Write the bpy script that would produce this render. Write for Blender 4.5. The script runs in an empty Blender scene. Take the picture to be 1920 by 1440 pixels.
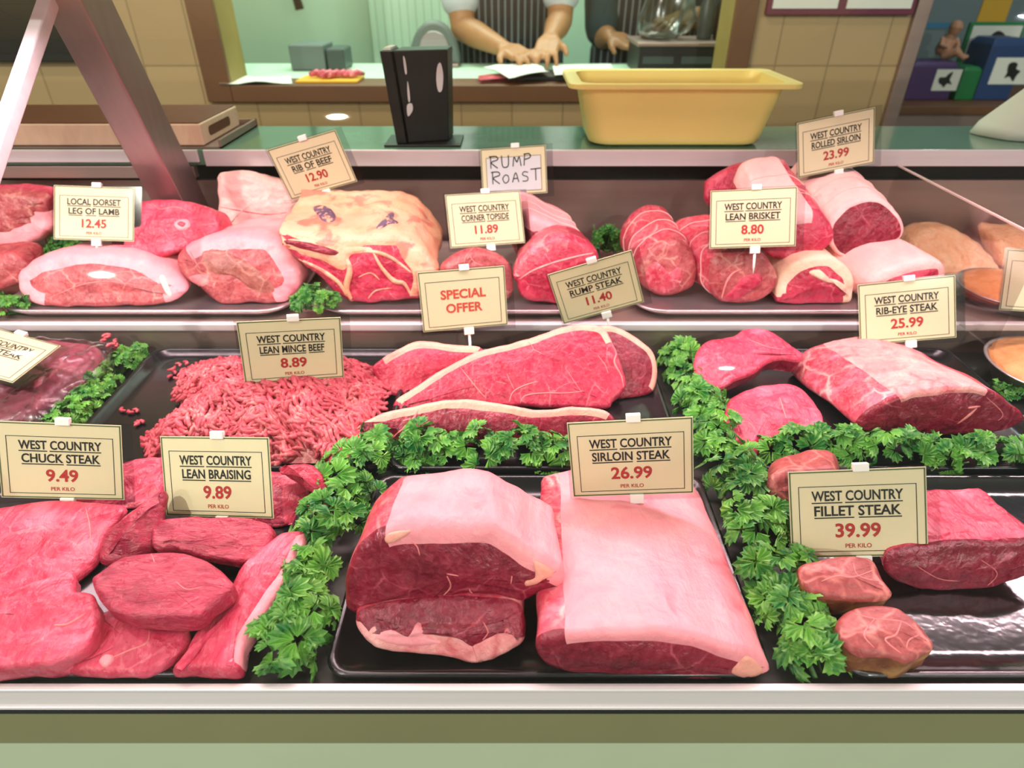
import bpy, bmesh, math, random
from mathutils import Vector, Matrix, Euler, noise
from mathutils.bvhtree import BVHTree
R_ = math.radians
SC = bpy.context.scene
COL = SC.collection
random.seed(7)

# ------------------------------------------------------------------ camera
FPX = 1200.0                       # focal length in pixels of a 1920 wide frame
PITCH = R_(33)
CAM = Vector((0, 0, 1.25))
cd = bpy.data.cameras.new('camera'); cam = bpy.data.objects.new('camera', cd); COL.objects.link(cam)
cam.location = CAM; cam.rotation_euler = (R_(90) - PITCH, 0, 0)
cd.sensor_width = 36; cd.lens = FPX * 36 / 1920; cd.clip_start = 0.02
cd.dof.use_dof = True; cd.dof.focus_distance = 0.66; cd.dof.aperture_fstop = 5.6
SC.camera = cam
# ------------------------------------------------------------------ world and lights
W = bpy.data.worlds.new('world'); SC.world = W; W.use_nodes = True
W.node_tree.nodes['Background'].inputs[0].default_value = (0.80, 0.90, 0.80, 1)
W.node_tree.nodes['Background'].inputs[1].default_value = 0.30
def area(name, loc, rot, sx, sy, power, col, shape='RECTANGLE'):
    l = bpy.data.lights.new(name, 'AREA'); l.shape = shape; l.size = sx; l.size_y = sy
    l.energy = power; l.color = col
    o = bpy.data.objects.new(name, l); COL.objects.link(o); o.location = loc; o.rotation_euler = rot
    return o
area('case_tube_light', (0, 0.80, 1.245), (R_(-29), 0, 0), 2.5, 0.05, 8.6, (1.0, 0.70, 0.76))      # pink meat tube under the canopy, turned to the customer
for x, y in ((-1.3, -0.45), (1.15, -2.3), (-2.3, -1.8), (2.6, -1.5)):                                # round downlights over the shop floor; the outer pair added as front fill
    area('shop_downlight', (x, y, 2.5), (R_(32), 0, math.atan2(x, -y + .8)), 0.055, 0.055, 18, (0.95, 1.0, 0.86), 'DISK')
area('staff_ceiling_light', (-0.52, 0.98, 2.66), (R_(14), 0, 0), 0.06, 0.06, 8, (1.0, 0.88, 0.68), 'DISK')
area('kitchen_ceiling_light', (-0.1, 2.75, 2.6), (0, 0, 0), 2.0, 0.5, 34, (0.78, 1.0, 0.84))
area('alcove_ceiling_light', (1.95, 2.3, 2.6), (0, 0, 0), 0.06, 0.06, 4.2, (0.85, 0.95, 1.0), 'DISK')
SC.view_settings.view_transform = 'Standard'
SC.view_settings.look = 'None'
SC.view_settings.exposure = 0.9
SC.view_settings.gamma = 1.0
SC.view_settings.use_curve_mapping = False

# ------------------------------------------------------------------ helpers: picture rays
_s, _c = math.sin(PITCH), math.cos(PITCH)
def ray(px, py):
    u = (px - 960) / FPX; v = (720 - py) / FPX
    return Vector((u, v * _s + _c, v * _c - _s))
def on_z(px, py, z):
    r = ray(px, py); return CAM + r * ((z - CAM.z) / r.z)
def on_y(px, py, y):
    r = ray(px, py); return CAM + r * (y / r.y)
def on_plane(px, py, p0, n):
    r = ray(px, py); return CAM + r * ((p0 - CAM).dot(n) / r.dot(n))

# ------------------------------------------------------------------ helpers: objects
def put(name, verts, faces, mat, parent=None, origin=None, smooth=True, label=None):
    o0 = Vector(origin) if origin is not None else (parent.location.copy() if parent is not None and parent.type == 'EMPTY' else Vector((0, 0, 0)))
    me = bpy.data.meshes.new(name)
    me.from_pydata([tuple(Vector(v) - o0) for v in verts], [], faces)
    me.validate(); me.update()
    bm = bmesh.new(); bm.from_mesh(me); bmesh.ops.recalc_face_normals(bm, faces=bm.faces); bm.to_mesh(me); bm.free()
    me.materials.append(mat)
    if smooth: me.shade_smooth()
    o = bpy.data.objects.new(name, me); COL.objects.link(o)
    if parent is not None: o.parent = parent
    if parent is None: o.location = o0
    elif parent.type == 'EMPTY' and origin is not None: o.location = o0 - parent.location
    if label: o['label'] = label
    return o
def tag(o, label, cat, group=None, kind=None):
    o['label'] = label; o['category'] = cat
    if group: o['group'] = group
    if kind: o['kind'] = kind
    return o
def thing(name, loc, label, cat, group=None, kind=None):
    o = bpy.data.objects.new(name, None); COL.objects.link(o); o.location = loc; o.empty_display_size = 0.02
    return tag(o, label, cat, group, kind)
def structure(o):
    o['kind'] = 'structure'; return o

def nvec(p):
    return Vector((noise.noise(p + Vector((13.7, 5.1, 2.3))), noise.noise(p + Vector((-7.9, 31.3, 11.9))), noise.noise(p + Vector((3.3, -19.7, 41.1)))))
class MB:
    """collects shapes for one mesh"""
    def __init__(s): s.v = []; s.f = []
    def add(s, v, f):
        b = len(s.v); s.v += [Vector(p) for p in v]; s.f += [[b + i for i in q] for q in f]; return s
    def box(s, x0, x1, y0, y1, z0, z1, M=None):
        v = [(x, y, z) for z in (z0, z1) for y in (y0, y1) for x in (x0, x1)]
        if M is not None: v = [M @ Vector(p) for p in v]
        return s.add(v, [(0, 2, 3, 1), (4, 5, 7, 6), (0, 1, 5, 4), (2, 6, 7, 3), (0, 4, 6, 2), (1, 3, 7, 5)])
    def tube(s, pts, r, n=8, cap=True):
        pts = [Vector(p) for p in pts]; m = len(pts)
        rr = r if isinstance(r, (list, tuple)) else [r] * m
        v = []; f = []
        up = None
        for i, p in enumerate(pts):
            d = (pts[min(i + 1, m - 1)] - pts[max(i - 1, 0)])
            if d.length < 1e-9: d = Vector((0, 0, 1))
            d.normalize()
            if up is None:
                up = Vector((0, 0, 1)) if abs(d.z) < 0.9 else Vector((1, 0, 0))
            a = d.cross(up)
            if a.length < 1e-6: a = d.orthogonal()
            a.normalize(); b = a.cross(d).normalized(); up = b
            for k in range(n):
                t = 2 * math.pi * k / n
                v.append(p + (a * math.cos(t) + b * math.sin(t)) * rr[i])
        for i in range(m - 1):
            for k in range(n):
                k2 = (k + 1) % n
                f.append((i * n + k, i * n + k2, (i + 1) * n + k2, (i + 1) * n + k))
        if cap:
            f.append(tuple(range(n))[::-1]); f.append(tuple((m - 1) * n + k for k in range(n)))
        return s.add(v, f)
    def loft(s, rings, cap0=True, cap1=True):
        n = len(rings[0]); v = [p for r in rings for p in r]; f = []
        for i in range(len(rings) - 1):
            for k in range(n):
                k2 = (k + 1) % n
                f.append((i * n + k, i * n + k2, (i + 1) * n + k2, (i + 1) * n + k))
        if cap0: f.append(tuple(range(n))[::-1])
        if cap1: f.append(tuple((len(rings) - 1) * n + k for k in range(n)))
        return s.add(v, f)
    def put(s, name, mat, parent=None, origin=None, smooth=False, bevel=0, label=None, seg=2):
        o = put(name, s.v, s.f, mat, parent, origin, smooth, label)
        if bevel:
            m = o.modifiers.new('bevel', 'BEVEL'); m.width = bevel; m.segments = seg; m.limit_method = 'ANGLE'
            o.data.shade_smooth()
            w = o.modifiers.new('wn', 'WEIGHTED_NORMAL')
        return o
def rrect(x0, x1, y0, y1, z, r, n=5):
    p = []
    for cx, cy, a0 in ((x1 - r, y0 + r, -90), (x1 - r, y1 - r, 0), (x0 + r, y1 - r, 90), (x0 + r, y0 + r, 180)):
        for i in range(n + 1):
            a = R_(a0 + 90 * i / n); p.append(Vector((cx + r * math.cos(a), cy + r * math.sin(a), z)))
    return p
def catmull(pts, k, closed=True):
    n = len(pts); out = []
    rng = range(n) if closed else range(n - 1)
    for i in rng:
        g = (lambda j: pts[j % n]) if closed else (lambda j: pts[max(0, min(n - 1, j))])
        p0, p1, p2, p3 = g(i - 1), g(i), g(i + 1), g(i + 2)
        for j in range(k):
            t = j / k
            out.append(0.5 * ((2 * p1) + (p2 - p0) * t + (2 * p0 - 5 * p1 + 4 * p2 - p3) * t * t + (3 * p1 - p0 - 3 * p2 + p3) * t ** 3))
    if not closed: out.append(pts[-1].copy())
    return out

# ------------------------------------------------------------------ materials
def new_mat(name):
    m = bpy.data.materials.new(name); m.use_nodes = True
    nt = m.node_tree; return m, nt, nt.nodes['Principled BSDF']
def lin(r, g, b):
    f = lambda c: (c / 255) / 12.92 if c / 255 <= 0.04045 else ((c / 255 + 0.055) / 1.055) ** 2.4
    return (f(r), f(g), f(b), 1)
def N(nt, t, **kw):
    n = nt.nodes.new(t)
    for k, v in kw.items(): setattr(n, k, v)
    return n
def noise_tex(nt, co, scale, detail=3, rough=0.55, dist=0.0):
    n = N(nt, 'ShaderNodeTexNoise'); n.inputs['Scale'].default_value = scale; n.inputs['Detail'].default_value = detail
    n.inputs['Roughness'].default_value = rough; n.inputs['Distortion'].default_value = dist
    nt.links.new(co, n.inputs['Vector']); return n
def ramp(nt, src, p0, p1, c0=(0, 0, 0, 1), c1=(1, 1, 1, 1)):
    r = N(nt, 'ShaderNodeValToRGB'); e = r.color_ramp.elements
    e[0].position = p0; e[1].position = p1; e[0].color = c0; e[1].color = c1
    nt.links.new(src, r.inputs[0]); return r
def mixc(nt, fac, a, b):
    m = N(nt, 'ShaderNodeMix', data_type='RGBA')
    if isinstance(fac, (int, float)): m.inputs[0].default_value = fac
    else: nt.links.new(fac, m.inputs[0])
    for i, x in ((6, a), (7, b)):
        if isinstance(x, tuple): m.inputs[i].default_value = x
        else: nt.links.new(x, m.inputs[i])
    return m.outputs[2]
def math_n(nt, op, a, b):
    m = N(nt, 'ShaderNodeMath', operation=op)
    for i, x in enumerate((a, b)):
        if isinstance(x, (int, float)): m.inputs[i].default_value = x
        else: nt.links.new(x, m.inputs[i])
    return m.outputs[0]
def simple(name, col, rough=0.5, metal=0.0, spec=0.5, var=0.0, vscale=20, bump=0.0, bscale=200, coat=0.0):
    m, nt, b = new_mat(name)
    b.inputs['Roughness'].default_value = rough; b.inputs['Metallic'].default_value = metal
    b.inputs['Specular IOR Level'].default_value = spec
    b.inputs['Coat Weight'].default_value = coat; b.inputs['Coat Roughness'].default_value = 0.12
    tc = N(nt, 'ShaderNodeTexCoord').outputs['Object']
    if var:
        n = noise_tex(nt, tc, vscale, 4)
        c = mixc(nt, ramp(nt, n.outputs[0], 0.3, 0.7).outputs[0], tuple(x * (1 - var) for x in col[:3]) + (1,), tuple(min(1, x * (1 + var)) for x in col[:3]) + (1,))
        nt.links.new(c, b.inputs['Base Color'])
    else: b.inputs['Base Color'].default_value = col
    if bump:
        n = noise_tex(nt, tc, bscale, 3); bp = N(nt, 'ShaderNodeBump'); bp.inputs['Strength'].default_value = bump
        bp.inputs['Distance'].default_value = 0.002
        nt.links.new(n.outputs[0], bp.inputs['Height']); nt.links.new(bp.outputs[0], b.inputs['Normal'])
    return m
def meat(name, c1, c2, vein=None, vscale=30, vwidth=0.06, vamt=1.0, fleck=0.0, fibre=(1, 1, 1), rough=0.33, bump=0.35, patch=None, pscale=18, pth=0.56, vmask=0.5):
    m, nt, b = new_mat(name)
    tc = N(nt, 'ShaderNodeTexCoord').outputs['Object']
    n1 = noise_tex(nt, tc, 22, 5, 0.6, 0.6)
    col = mixc(nt, ramp(nt, n1.outputs[0], 0.32, 0.68).outputs[0], c1, c2)
    mp = N(nt, 'ShaderNodeMapping'); mp.inputs['Scale'].default_value = fibre; nt.links.new(tc, mp.inputs[0])
    n2 = noise_tex(nt, mp.outputs[0], 110, 4, 0.6, 1.0)
    col = mixc(nt, math_n(nt, 'MULTIPLY', ramp(nt, n2.outputs[0], 0.40, 0.75).outputs[0], 0.5), col, c2 if vein is None else tuple(0.6 * a + 0.4 * v for a, v in zip(c2, vein)))
    if patch:
        n5 = noise_tex(nt, tc, pscale, 3, 0.5, 0.5)
        col = mixc(nt, ramp(nt, n5.outputs[0], pth, pth + 0.10).outputs[0], col, patch)
    if vein:
        nd = noise_tex(nt, tc, 35, 3)
        ad = N(nt, 'ShaderNodeVectorMath', operation='MULTIPLY_ADD'); nt.links.new(nd.outputs['Color'], ad.inputs[0])
        ad.inputs[1].default_value = (0.022, 0.022, 0.022); nt.links.new(tc, ad.inputs[2])
        vo = N(nt, 'ShaderNodeTexVoronoi', feature='DISTANCE_TO_EDGE'); vo.inputs['Scale'].default_value = vscale
        nt.links.new(ad.outputs[0], vo.inputs['Vector'])
        e = ramp(nt, vo.outputs['Distance'], 0.0, vwidth, (1, 1, 1, 1), (0, 0, 0, 1))
        n3 = noise_tex(nt, tc, 26, 2)
        k = math_n(nt, 'MULTIPLY', e.outputs[0], ramp(nt, n3.outputs[0], vmask - 0.08, vmask + 0.12).outputs[0])
        col = mixc(nt, math_n(nt, 'MULTIPLY', k, vamt), col, vein)
        if fleck:
            n4 = noise_tex(nt, tc, 210, 2)
            col = mixc(nt, math_n(nt, 'MULTIPLY', ramp(nt, n4.outputs[0], 0.62, 0.72).outputs[0], fleck), col, vein)
    nt.links.new(col, b.inputs['Base Color'])
    b.inputs['Roughness'].default_value = rough
    b.inputs['Specular IOR Level'].default_value = 0.45
    nb = noise_tex(nt, mp.outputs[0], 140, 4, 0.6, 0.5)
    bp = N(nt, 'ShaderNodeBump'); bp.inputs['Strength'].default_value = bump; bp.inputs['Distance'].default_value = 0.0035
    nl = noise_tex(nt, tc, 48, 3, 0.5, 0.6)
    hh = math_n(nt, 'ADD', nb.outputs[0], math_n(nt, 'MULTIPLY', nl.outputs[0], 1.6))
    nt.links.new(hh, bp.inputs['Height']); nt.links.new(bp.outputs[0], b.inputs['Normal'])
    return m
WHITE_FAT = lin(243, 205, 196)
M = {}
VEIN = lin(230, 140, 148)
M['lean_dark'] = meat('lean_dark', lin(98, 3, 28), lin(136, 10, 44), lin(216, 104, 120), 22, 0.03, 0.5, 0.14, rough=0.3, bump=0.5, vmask=0.54)
M['lean'] = meat('lean', lin(156, 16, 50), lin(194, 38, 74), VEIN, 24, 0.03, 0.55, 0.14, rough=0.33, bump=0.5, vmask=0.53)
M['lean_bright'] = meat('lean_bright', lin(176, 24, 60), lin(216, 66, 98), VEIN, 18, 0.028, 0.5, 0.2, fibre=(1, .35, 1), rough=0.34, bump=0.7, vmask=0.53, patch=lin(224, 96, 120), pscale=24, pth=0.57)
M['lean_braise'] = meat('lean_braise', lin(142, 18, 52), lin(184, 44, 76), VEIN, 24, 0.025, 0.35, 0.14, fibre=(.35, 1, 1), rough=0.36, bump=0.8, vmask=0.58)
M['flank'] = meat('flank', lin(170, 22, 52), lin(214, 74, 98), WHITE_FAT, 22, 0.06, 0.6, 0.2, vmask=0.5, patch=lin(230, 122, 140), pscale=24, pth=0.58)
M['lamb_flesh'] = meat('lamb_flesh', lin(134, 32, 44), lin(182, 72, 80), lin(232, 170, 155), 26, 0.05, 0.55, 0.15, rough=0.36, vmask=0.52)
M['lamb_grey'] = meat('lamb_grey', lin(126, 58, 54), lin(158, 84, 76), lin(225, 165, 150), 26, 0.05, 0.45, 0.15, rough=0.38)
M['fat_pink'] = meat('fat_pink', lin(240, 160, 164), lin(236, 140, 152), None, rough=0.38, bump=0.3, fibre=(1, .4, 1), patch=lin(220, 108, 122), pscale=18, pth=0.64)
M['fat_cream'] = meat('fat_cream', lin(228, 150, 114), lin(236, 182, 152), None, rough=0.36, bump=0.35, patch=lin(222, 122, 104), pscale=26, pth=0.52)
M['fat_white'] = meat('fat_white', lin(244, 192, 186), lin(240, 172, 172), None, rough=0.38, bump=0.35, fibre=(1, .4, 1), patch=lin(228, 126, 134), pscale=20, pth=0.62)
M['fat_pale'] = meat('fat_pale', lin(240, 190, 160), lin(244, 204, 180), None, rough=0.38, bump=0.35, patch=lin(228, 140, 128), pscale=20, pth=0.6)
M['fat_rim'] = meat('fat_rim', lin(238, 176, 150), lin(230, 150, 138), None, rough=0.38, bump=0.35)
M['seam'] = meat('seam', lin(226, 138, 134), lin(214, 112, 114), None, rough=0.38, bump=0.3)
M['fat_marbled'] = meat('fat_marbled', lin(236, 176, 170), lin(222, 124, 128), lin(186, 44, 62), 26, 0.12, 0.6, 0.0, rough=0.38, bump=0.45, vmask=0.5)
M['fillet_flesh'] = meat('fillet_flesh', lin(140, 56, 58), lin(166, 80, 78), lin(224, 140, 130), 30, 0.07, 0.8, 0.12, rough=0.4, vmask=0.42)
M['fillet_side'] = meat('fillet_side', lin(100, 42, 30), lin(146, 88, 48), lin(200, 150, 90), 26, 0.12, 0.7, 0.2, rough=0.45, vmask=0.48)
M['mince'] = meat('mince', lin(150, 28, 50), lin(208, 74, 92), lin(240, 176, 166), 60, 0.10, 0.55, 0.2, rough=0.42, vmask=0.55)
M['vac_flesh'] = meat('vac_flesh', lin(146, 50, 76), lin(186, 96, 114), lin(206, 140, 146), 14, 0.05, 0.4, 0.06, rough=0.3)
M['bone'] = simple('bone', lin(238, 206, 190), 0.45, var=0.06, vscale=120)
M['ink'] = meat('ink', lin(84, 62, 94), lin(112, 84, 110), None, rough=0.45, patch=lin(222, 160, 130), pscale=110, pth=0.54)
M['string'] = simple('string', lin(236, 186, 180), 0.7)
M['chicken'] = meat('chicken', lin(238, 168, 122), lin(246, 204, 168), lin(226, 130, 90), 40, 0.10, 0.5, 0.3, rough=0.5, bump=1.0)
M['pastry'] = meat('pastry', lin(206, 128, 70), lin(232, 168, 112), lin(160, 82, 40), 26, 0.1, 0.5, 0.1, rough=0.5, bump=0.4)
M['tray_black'] = simple('tray_black', lin(16, 16, 18), 0.22, spec=0.5, bump=0.12, bscale=45)
M['tray_gloss'] = simple('tray_gloss', lin(14, 14, 16), 0.13, spec=0.9, bump=0.5, bscale=38, coat=1.0)
def brushed(name, col, rough, metal, stretch, bstr=0.15):
    m, nt, b = new_mat(name)
    tc = N(nt, 'ShaderNodeTexCoord').outputs['Object']
    mp = N(nt, 'ShaderNodeMapping'); mp.inputs['Scale'].default_value = stretch; nt.links.new(tc, mp.inputs[0])
    n = noise_tex(nt, mp.outputs[0], 60, 4)
    c = mixc(nt, ramp(nt, n.outputs[0], 0.25, 0.75).outputs[0], tuple(x * 0.86 for x in col[:3]) + (1,), col)
    nt.links.new(c, b.inputs['Base Color']); b.inputs['Metallic'].default_value = metal; b.inputs['Roughness'].default_value = rough
    bp = N(nt, 'ShaderNodeBump'); bp.inputs['Strength'].default_value = bstr; bp.inputs['Distance'].default_value = 0.0005
    nt.links.new(n.outputs[0], bp.inputs['Height']); nt.links.new(bp.outputs[0], b.inputs['Normal'])
    return m
M['steel'] = brushed('steel', lin(205, 196, 198), 0.34, 0.9, (0.05, 1, 1))
M['steel_post'] = brushed('steel_post', lin(176, 150, 150), 0.36, 0.8, (1, 1, 0.06))
M['steel_dull'] = brushed('steel_dull', lin(172, 146, 138), 0.42, 0.7, (0.05, 1, 1))
M['alu'] = brushed('alu', lin(234, 222, 226), 0.46, 0.35, (0.03, 1, 1), 0.05)
M['deck_steel'] = brushed('deck_steel', lin(44, 44, 40), 0.45, 0.3, (0.05, 1, 1))
M['worktop'] = simple('worktop', lin(96, 132, 112), 0.12, spec=0.7, var=0.12, vscale=9)
M['gasket'] = simple('gasket', lin(20, 20, 24), 0.5, bump=0.4, bscale=300)
M['black'] = simple('black', lin(14, 13, 14), 0.45)
M['panel_green'] = simple('panel_green', lin(170, 178, 152), 0.45, var=0.03, vscale=6)
M['olive_shade'] = simple('olive_shade', lin(118, 116, 82), 0.5, var=0.05, vscale=6)  # panel colour darkened to olive for the shaded recess
M['white_plastic'] = simple('white_plastic', lin(236, 232, 226), 0.4)
M['card'] = simple('card', lin(250, 234, 192), 0.55, var=0.02, vscale=12)
M['card_white'] = simple('card_white', lin(238, 236, 240), 0.6)
M['print_black'] = simple('print_black', lin(34, 30, 26), 0.6)
M['print_red'] = simple('print_red', lin(196, 52, 48), 0.6)
M['print_coral'] = simple('print_coral', lin(226, 84, 66), 0.6)
M['print_green'] = simple('print_green', lin(96, 112, 70), 0.6)
M['tub'] = simple('tub', lin(255, 232, 140), 0.38, var=0.03, vscale=8)
M['tub_residue'] = simple('tub_residue', lin(210, 96, 70), 0.4)
M['board_top'] = brushed('board_top', lin(104, 58, 32), 0.55, 0.0, (0.08, 1, 1), 0.5)
M['board_side'] = brushed('board_side', lin(240, 204, 174), 0.6, 0.0, (1, 1, 0.3), 0.4)
M['wood'] = brushed('wood', lin(108, 68, 38), 0.5, 0.0, (0.1, 1, 0.3), 0.3)
M['wood_jamb'] = simple('wood_jamb', lin(142, 122, 60), 0.6, var=0.1, vscale=12)
M['cladding'] = None
def clear(name, tint, gloss=1.0, rough=0.02, ior=1.45):
    m = bpy.data.materials.new(name); m.use_nodes = True; nt = m.node_tree
    nt.nodes.remove(nt.nodes['Principled BSDF'])
    t = N(nt, 'ShaderNodeBsdfTransparent'); t.inputs[0].default_value = tint
    g = N(nt, 'ShaderNodeBsdfGlossy'); g.inputs['Roughness'].default_value = rough
    fr = N(nt, 'ShaderNodeFresnel'); fr.inputs[0].default_value = ior
    mx = N(nt, 'ShaderNodeMixShader')
    nt.links.new(math_n(nt, 'MULTIPLY', fr.outputs[0], gloss), mx.inputs[0])
    nt.links.new(t.outputs[0], mx.inputs[1]); nt.links.new(g.outputs[0], mx.inputs[2])
    nt.links.new(mx.outputs[0], nt.nodes['Material Output'].inputs[0]); return m
M['glass'] = clear('glass', (0.985, 0.99, 0.985, 1), 0.6)
M['edge_glass'] = simple('edge_glass', lin(206, 178, 170), 0.2)
M['divider_glass'] = clear('divider_glass', (0.95, 0.94, 0.93, 1), 0.22, 0.1)
M['sleeve'] = clear('sleeve', (0.93, 0.93, 0.93, 1), 0.16, 0.10)
M['film'] = clear('film', (0.95, 0.94, 0.95, 1), 1.6, 0.28)
M['bag_film'] = clear('bag_film', (0.62, 0.68, 0.66, 1), 3.0, 0.2)
def tile_mat(name, c1, c2, grout, w, h):
    m, nt, b = new_mat(name)
    tc = N(nt, 'ShaderNodeTexCoord').outputs['Object']
    sp = N(nt, 'ShaderNodeSeparateXYZ'); nt.links.new(tc, sp.inputs[0])
    cb = N(nt, 'ShaderNodeCombineXYZ'); nt.links.new(sp.outputs[0], cb.inputs[0]); nt.links.new(sp.outputs[2], cb.inputs[1])
    br = N(nt, 'ShaderNodeTexBrick'); br.offset = 0.0
    br.inputs['Scale'].default_value = 1.0; br.inputs['Brick Width'].default_value = w; br.inputs['Row Height'].default_value = h
    br.inputs['Mortar Size'].default_value = 0.0022; br.inputs['Color1'].default_value = c1; br.inputs['Color2'].default_value = c2; br.inputs['Mortar'].default_value = grout
    nt.links.new(cb.outputs[0], br.inputs[0]); nt.links.new(br.outputs[0], b.inputs['Base Color'])
    b.inputs['Roughness'].default_value = 0.35; return m
M['tile'] = tile_mat('tile', lin(180, 152, 112), lin(170, 142, 102), lin(140, 116, 82), 0.148, 0.17)
M['kitchen_wall'] = simple('kitchen_wall', lin(186, 214, 190), 0.5, var=0.03, vscale=3)
M['plaster'] = simple('plaster', lin(196, 196, 184), 0.7)
M['floor'] = simple('floor', lin(110, 104, 96), 0.5, var=0.1, vscale=4)
M['alcove_wall'] = simple('alcove_wall', lin(112, 128, 132), 0.6)
M['dark_glass'] = simple('dark_glass', lin(10, 10, 12), 0.08, spec=0.6)
M['maroon'] = simple('maroon', lin(104, 30, 58), 0.5)
M['paper'] = simple('paper', lin(226, 226, 216), 0.7)
M['grey_plastic'] = simple('grey_plastic', lin(96, 108, 104), 0.45)
M['slate'] = simple('slate', lin(58, 70, 68), 0.4)
M['purple'] = simple('purple', lin(70, 42, 96), 0.4)
M['green_plastic'] = simple('green_plastic', lin(20, 118, 62), 0.4)
M['blue_plastic'] = simple('blue_plastic', lin(34, 62, 110), 0.4)
M['blue_card'] = simple('blue_card', lin(50, 120, 160), 0.5)
M['yellow_card'] = simple('yellow_card', lin(222, 170, 40), 0.5)
M['skin'] = simple('skin', lin(174, 124, 84), 0.5, var=0.06, vscale=30)
M['skin_dark'] = simple('skin_dark', lin(150, 104, 68), 0.5, var=0.06, vscale=30)
M['tee_white'] = simple('tee_white', lin(206, 212, 222), 0.8, var=0.06, vscale=14)
M['tee_teal'] = simple('tee_teal', lin(16, 52, 60), 0.8, var=0.1, vscale=14)
M['trousers'] = simple('trousers', lin(30, 32, 38), 0.8)
M['hair'] = simple('hair', lin(46, 34, 26), 0.6)
M['doll'] = simple('doll', lin(188, 136, 104), 0.5)
def stripes(name, base, line, scale):
    m, nt, b = new_mat(name)
    tc = N(nt, 'ShaderNodeTexCoord').outputs['Object']
    w = N(nt, 'ShaderNodeTexWave', wave_type='BANDS', bands_direction='X'); w.inputs['Scale'].default_value = scale
    nt.links.new(tc, w.inputs[0])
    nt.links.new(mixc(nt, ramp(nt, w.outputs[0], 0.82, 0.94).outputs[0], base, line), b.inputs['Base Color'])
    b.inputs['Roughness'].default_value = 0.8; return m
M['apron'] = stripes('apron', lin(20, 22, 30), lin(120, 128, 134), 14)
def ribbed(name, col):
    m, nt, b = new_mat(name)
    tc = N(nt, 'ShaderNodeTexCoord').outputs['Object']
    w = N(nt, 'ShaderNodeTexWave', wave_type='BANDS', bands_direction='X'); w.inputs['Scale'].default_value = 9
    nt.links.new(tc, w.inputs[0])
    nt.links.new(mixc(nt, ramp(nt, w.outputs[0], 0.03, 0.12).outputs[0], tuple(c * 0.75 for c in col[:3]) + (1,), col), b.inputs['Base Color'])
    b.inputs['Roughness'].default_value = 0.45; return m
M['cladding'] = ribbed('cladding', lin(186, 214, 190))
def leafmat():
    m, nt, b = new_mat('parsley_leaf')
    tc = N(nt, 'ShaderNodeTexCoord').outputs['Object']
    n = noise_tex(nt, tc, 34, 2); n2 = noise_tex(nt, tc, 160, 2)
    c = mixc(nt, ramp(nt, n.outputs[0], 0.36, 0.66).outputs[0], lin(28, 104, 42), lin(104, 168, 62))
    c = mixc(nt, math_n(nt, 'MULTIPLY', ramp(nt, n2.outputs[0], 0.45, 0.75).outputs[0], 0.5), c, lin(150, 196, 100))
    nt.links.new(c, b.inputs['Base Color']); b.inputs['Roughness'].default_value = 0.42
    b.inputs['Specular IOR Level'].default_value = 0.4
    return m
M['leaf'] = leafmat()
M['stem'] = simple('stem', lin(60, 110, 44), 0.5)

# ------------------------------------------------------------------ the room
def room():
    structure(MB().box(-3, 3.2, -2.5, 3.5, -0.02, 0).put('floor', M['floor']))
    structure(MB().box(-3, 3.2, -0.9, 3.5, 2.7, 2.72).put('ceiling', M['plaster']))
    m = MB()
    m.box(-2.6, -0.873, 2.0, 2.12, 0, 2.7); m.box(-0.873, 0.66, 2.0, 2.12, 0, 0.927)
    m.box(0.66, 1.085, 2.0, 2.12, 0, 2.7); m.box(-0.873, 0.66, 2.0, 2.12, 1.95, 2.7)
    structure(m.put('wall_back', M['tile']))
    structure(MB().box(-2.62, -2.6, -0.5, 3.4, 0, 2.7).put('wall_left', M['plaster']))
    structure(MB().box(2.6, 2.62, -0.5, 3.4, 0, 2.7).put('wall_right', M['alcove_wall']))
    m = MB(); m.box(-2.6, -0.62, 3.3, 3.34, 0, 2.7); m.box(-0.62, 1.2, 3.3, 3.34, 0, 2.7)
    structure(m.put('wall_kitchen', M['kitchen_wall']))
    structure(MB().box(1.12, 2.6, 3.1, 3.14, 0, 2.7).put('wall_alcove', M['alcove_wall']))
    structure(MB().box(1.085, 1.12, 2.121, 3.3, 0, 2.7).put('wall_partition', M['alcove_wall']))
    structure(MB().box(1.086, 1.125, 1.985, 2.02, 0, 2.7).put('trim_1', M['steel_dull'], bevel=0.003))
    # cladding sheet standing inside the kitchen
    structure(MB().box(-0.62, -0.16, 3.22, 3.299, 0, 2.7).put('trim_2', M['cladding']))
    # serving hatch frame: face boards and jamb lining
    w = thing('window_1', (0, 2.0, 0.95), 'serving hatch', 'window'); structure(w)
    for k in ('label', 'category'): del w[k]
    m = MB(); m.box(-0.873, -0.80, 1.982, 2.0, 0.927, 1.95); m.box(0.60, 0.66, 1.982, 2.0, 0.927, 1.95)
    m.box(-0.80, 0.60, 1.982, 2.0, 0.927, 0.972); m.box(-0.80, 0.60, 1.982, 2.0, 1.88, 1.95)
    m.put('frame', M['wood'], w, bevel=0.003)
    m = MB(); m.box(-0.873, -0.80, 2.0, 2.13, 0.927, 1.95); m.box(0.60, 0.66, 2.0, 2.13, 0.927, 1.95)
    m.put('jamb', M['wood_jamb'], w)
    MB().box(-0.80, 0.60, 2.0, 2.14, 0.927, 0.97).put('sill', M['wood'], w, bevel=0.002)
room()

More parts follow.
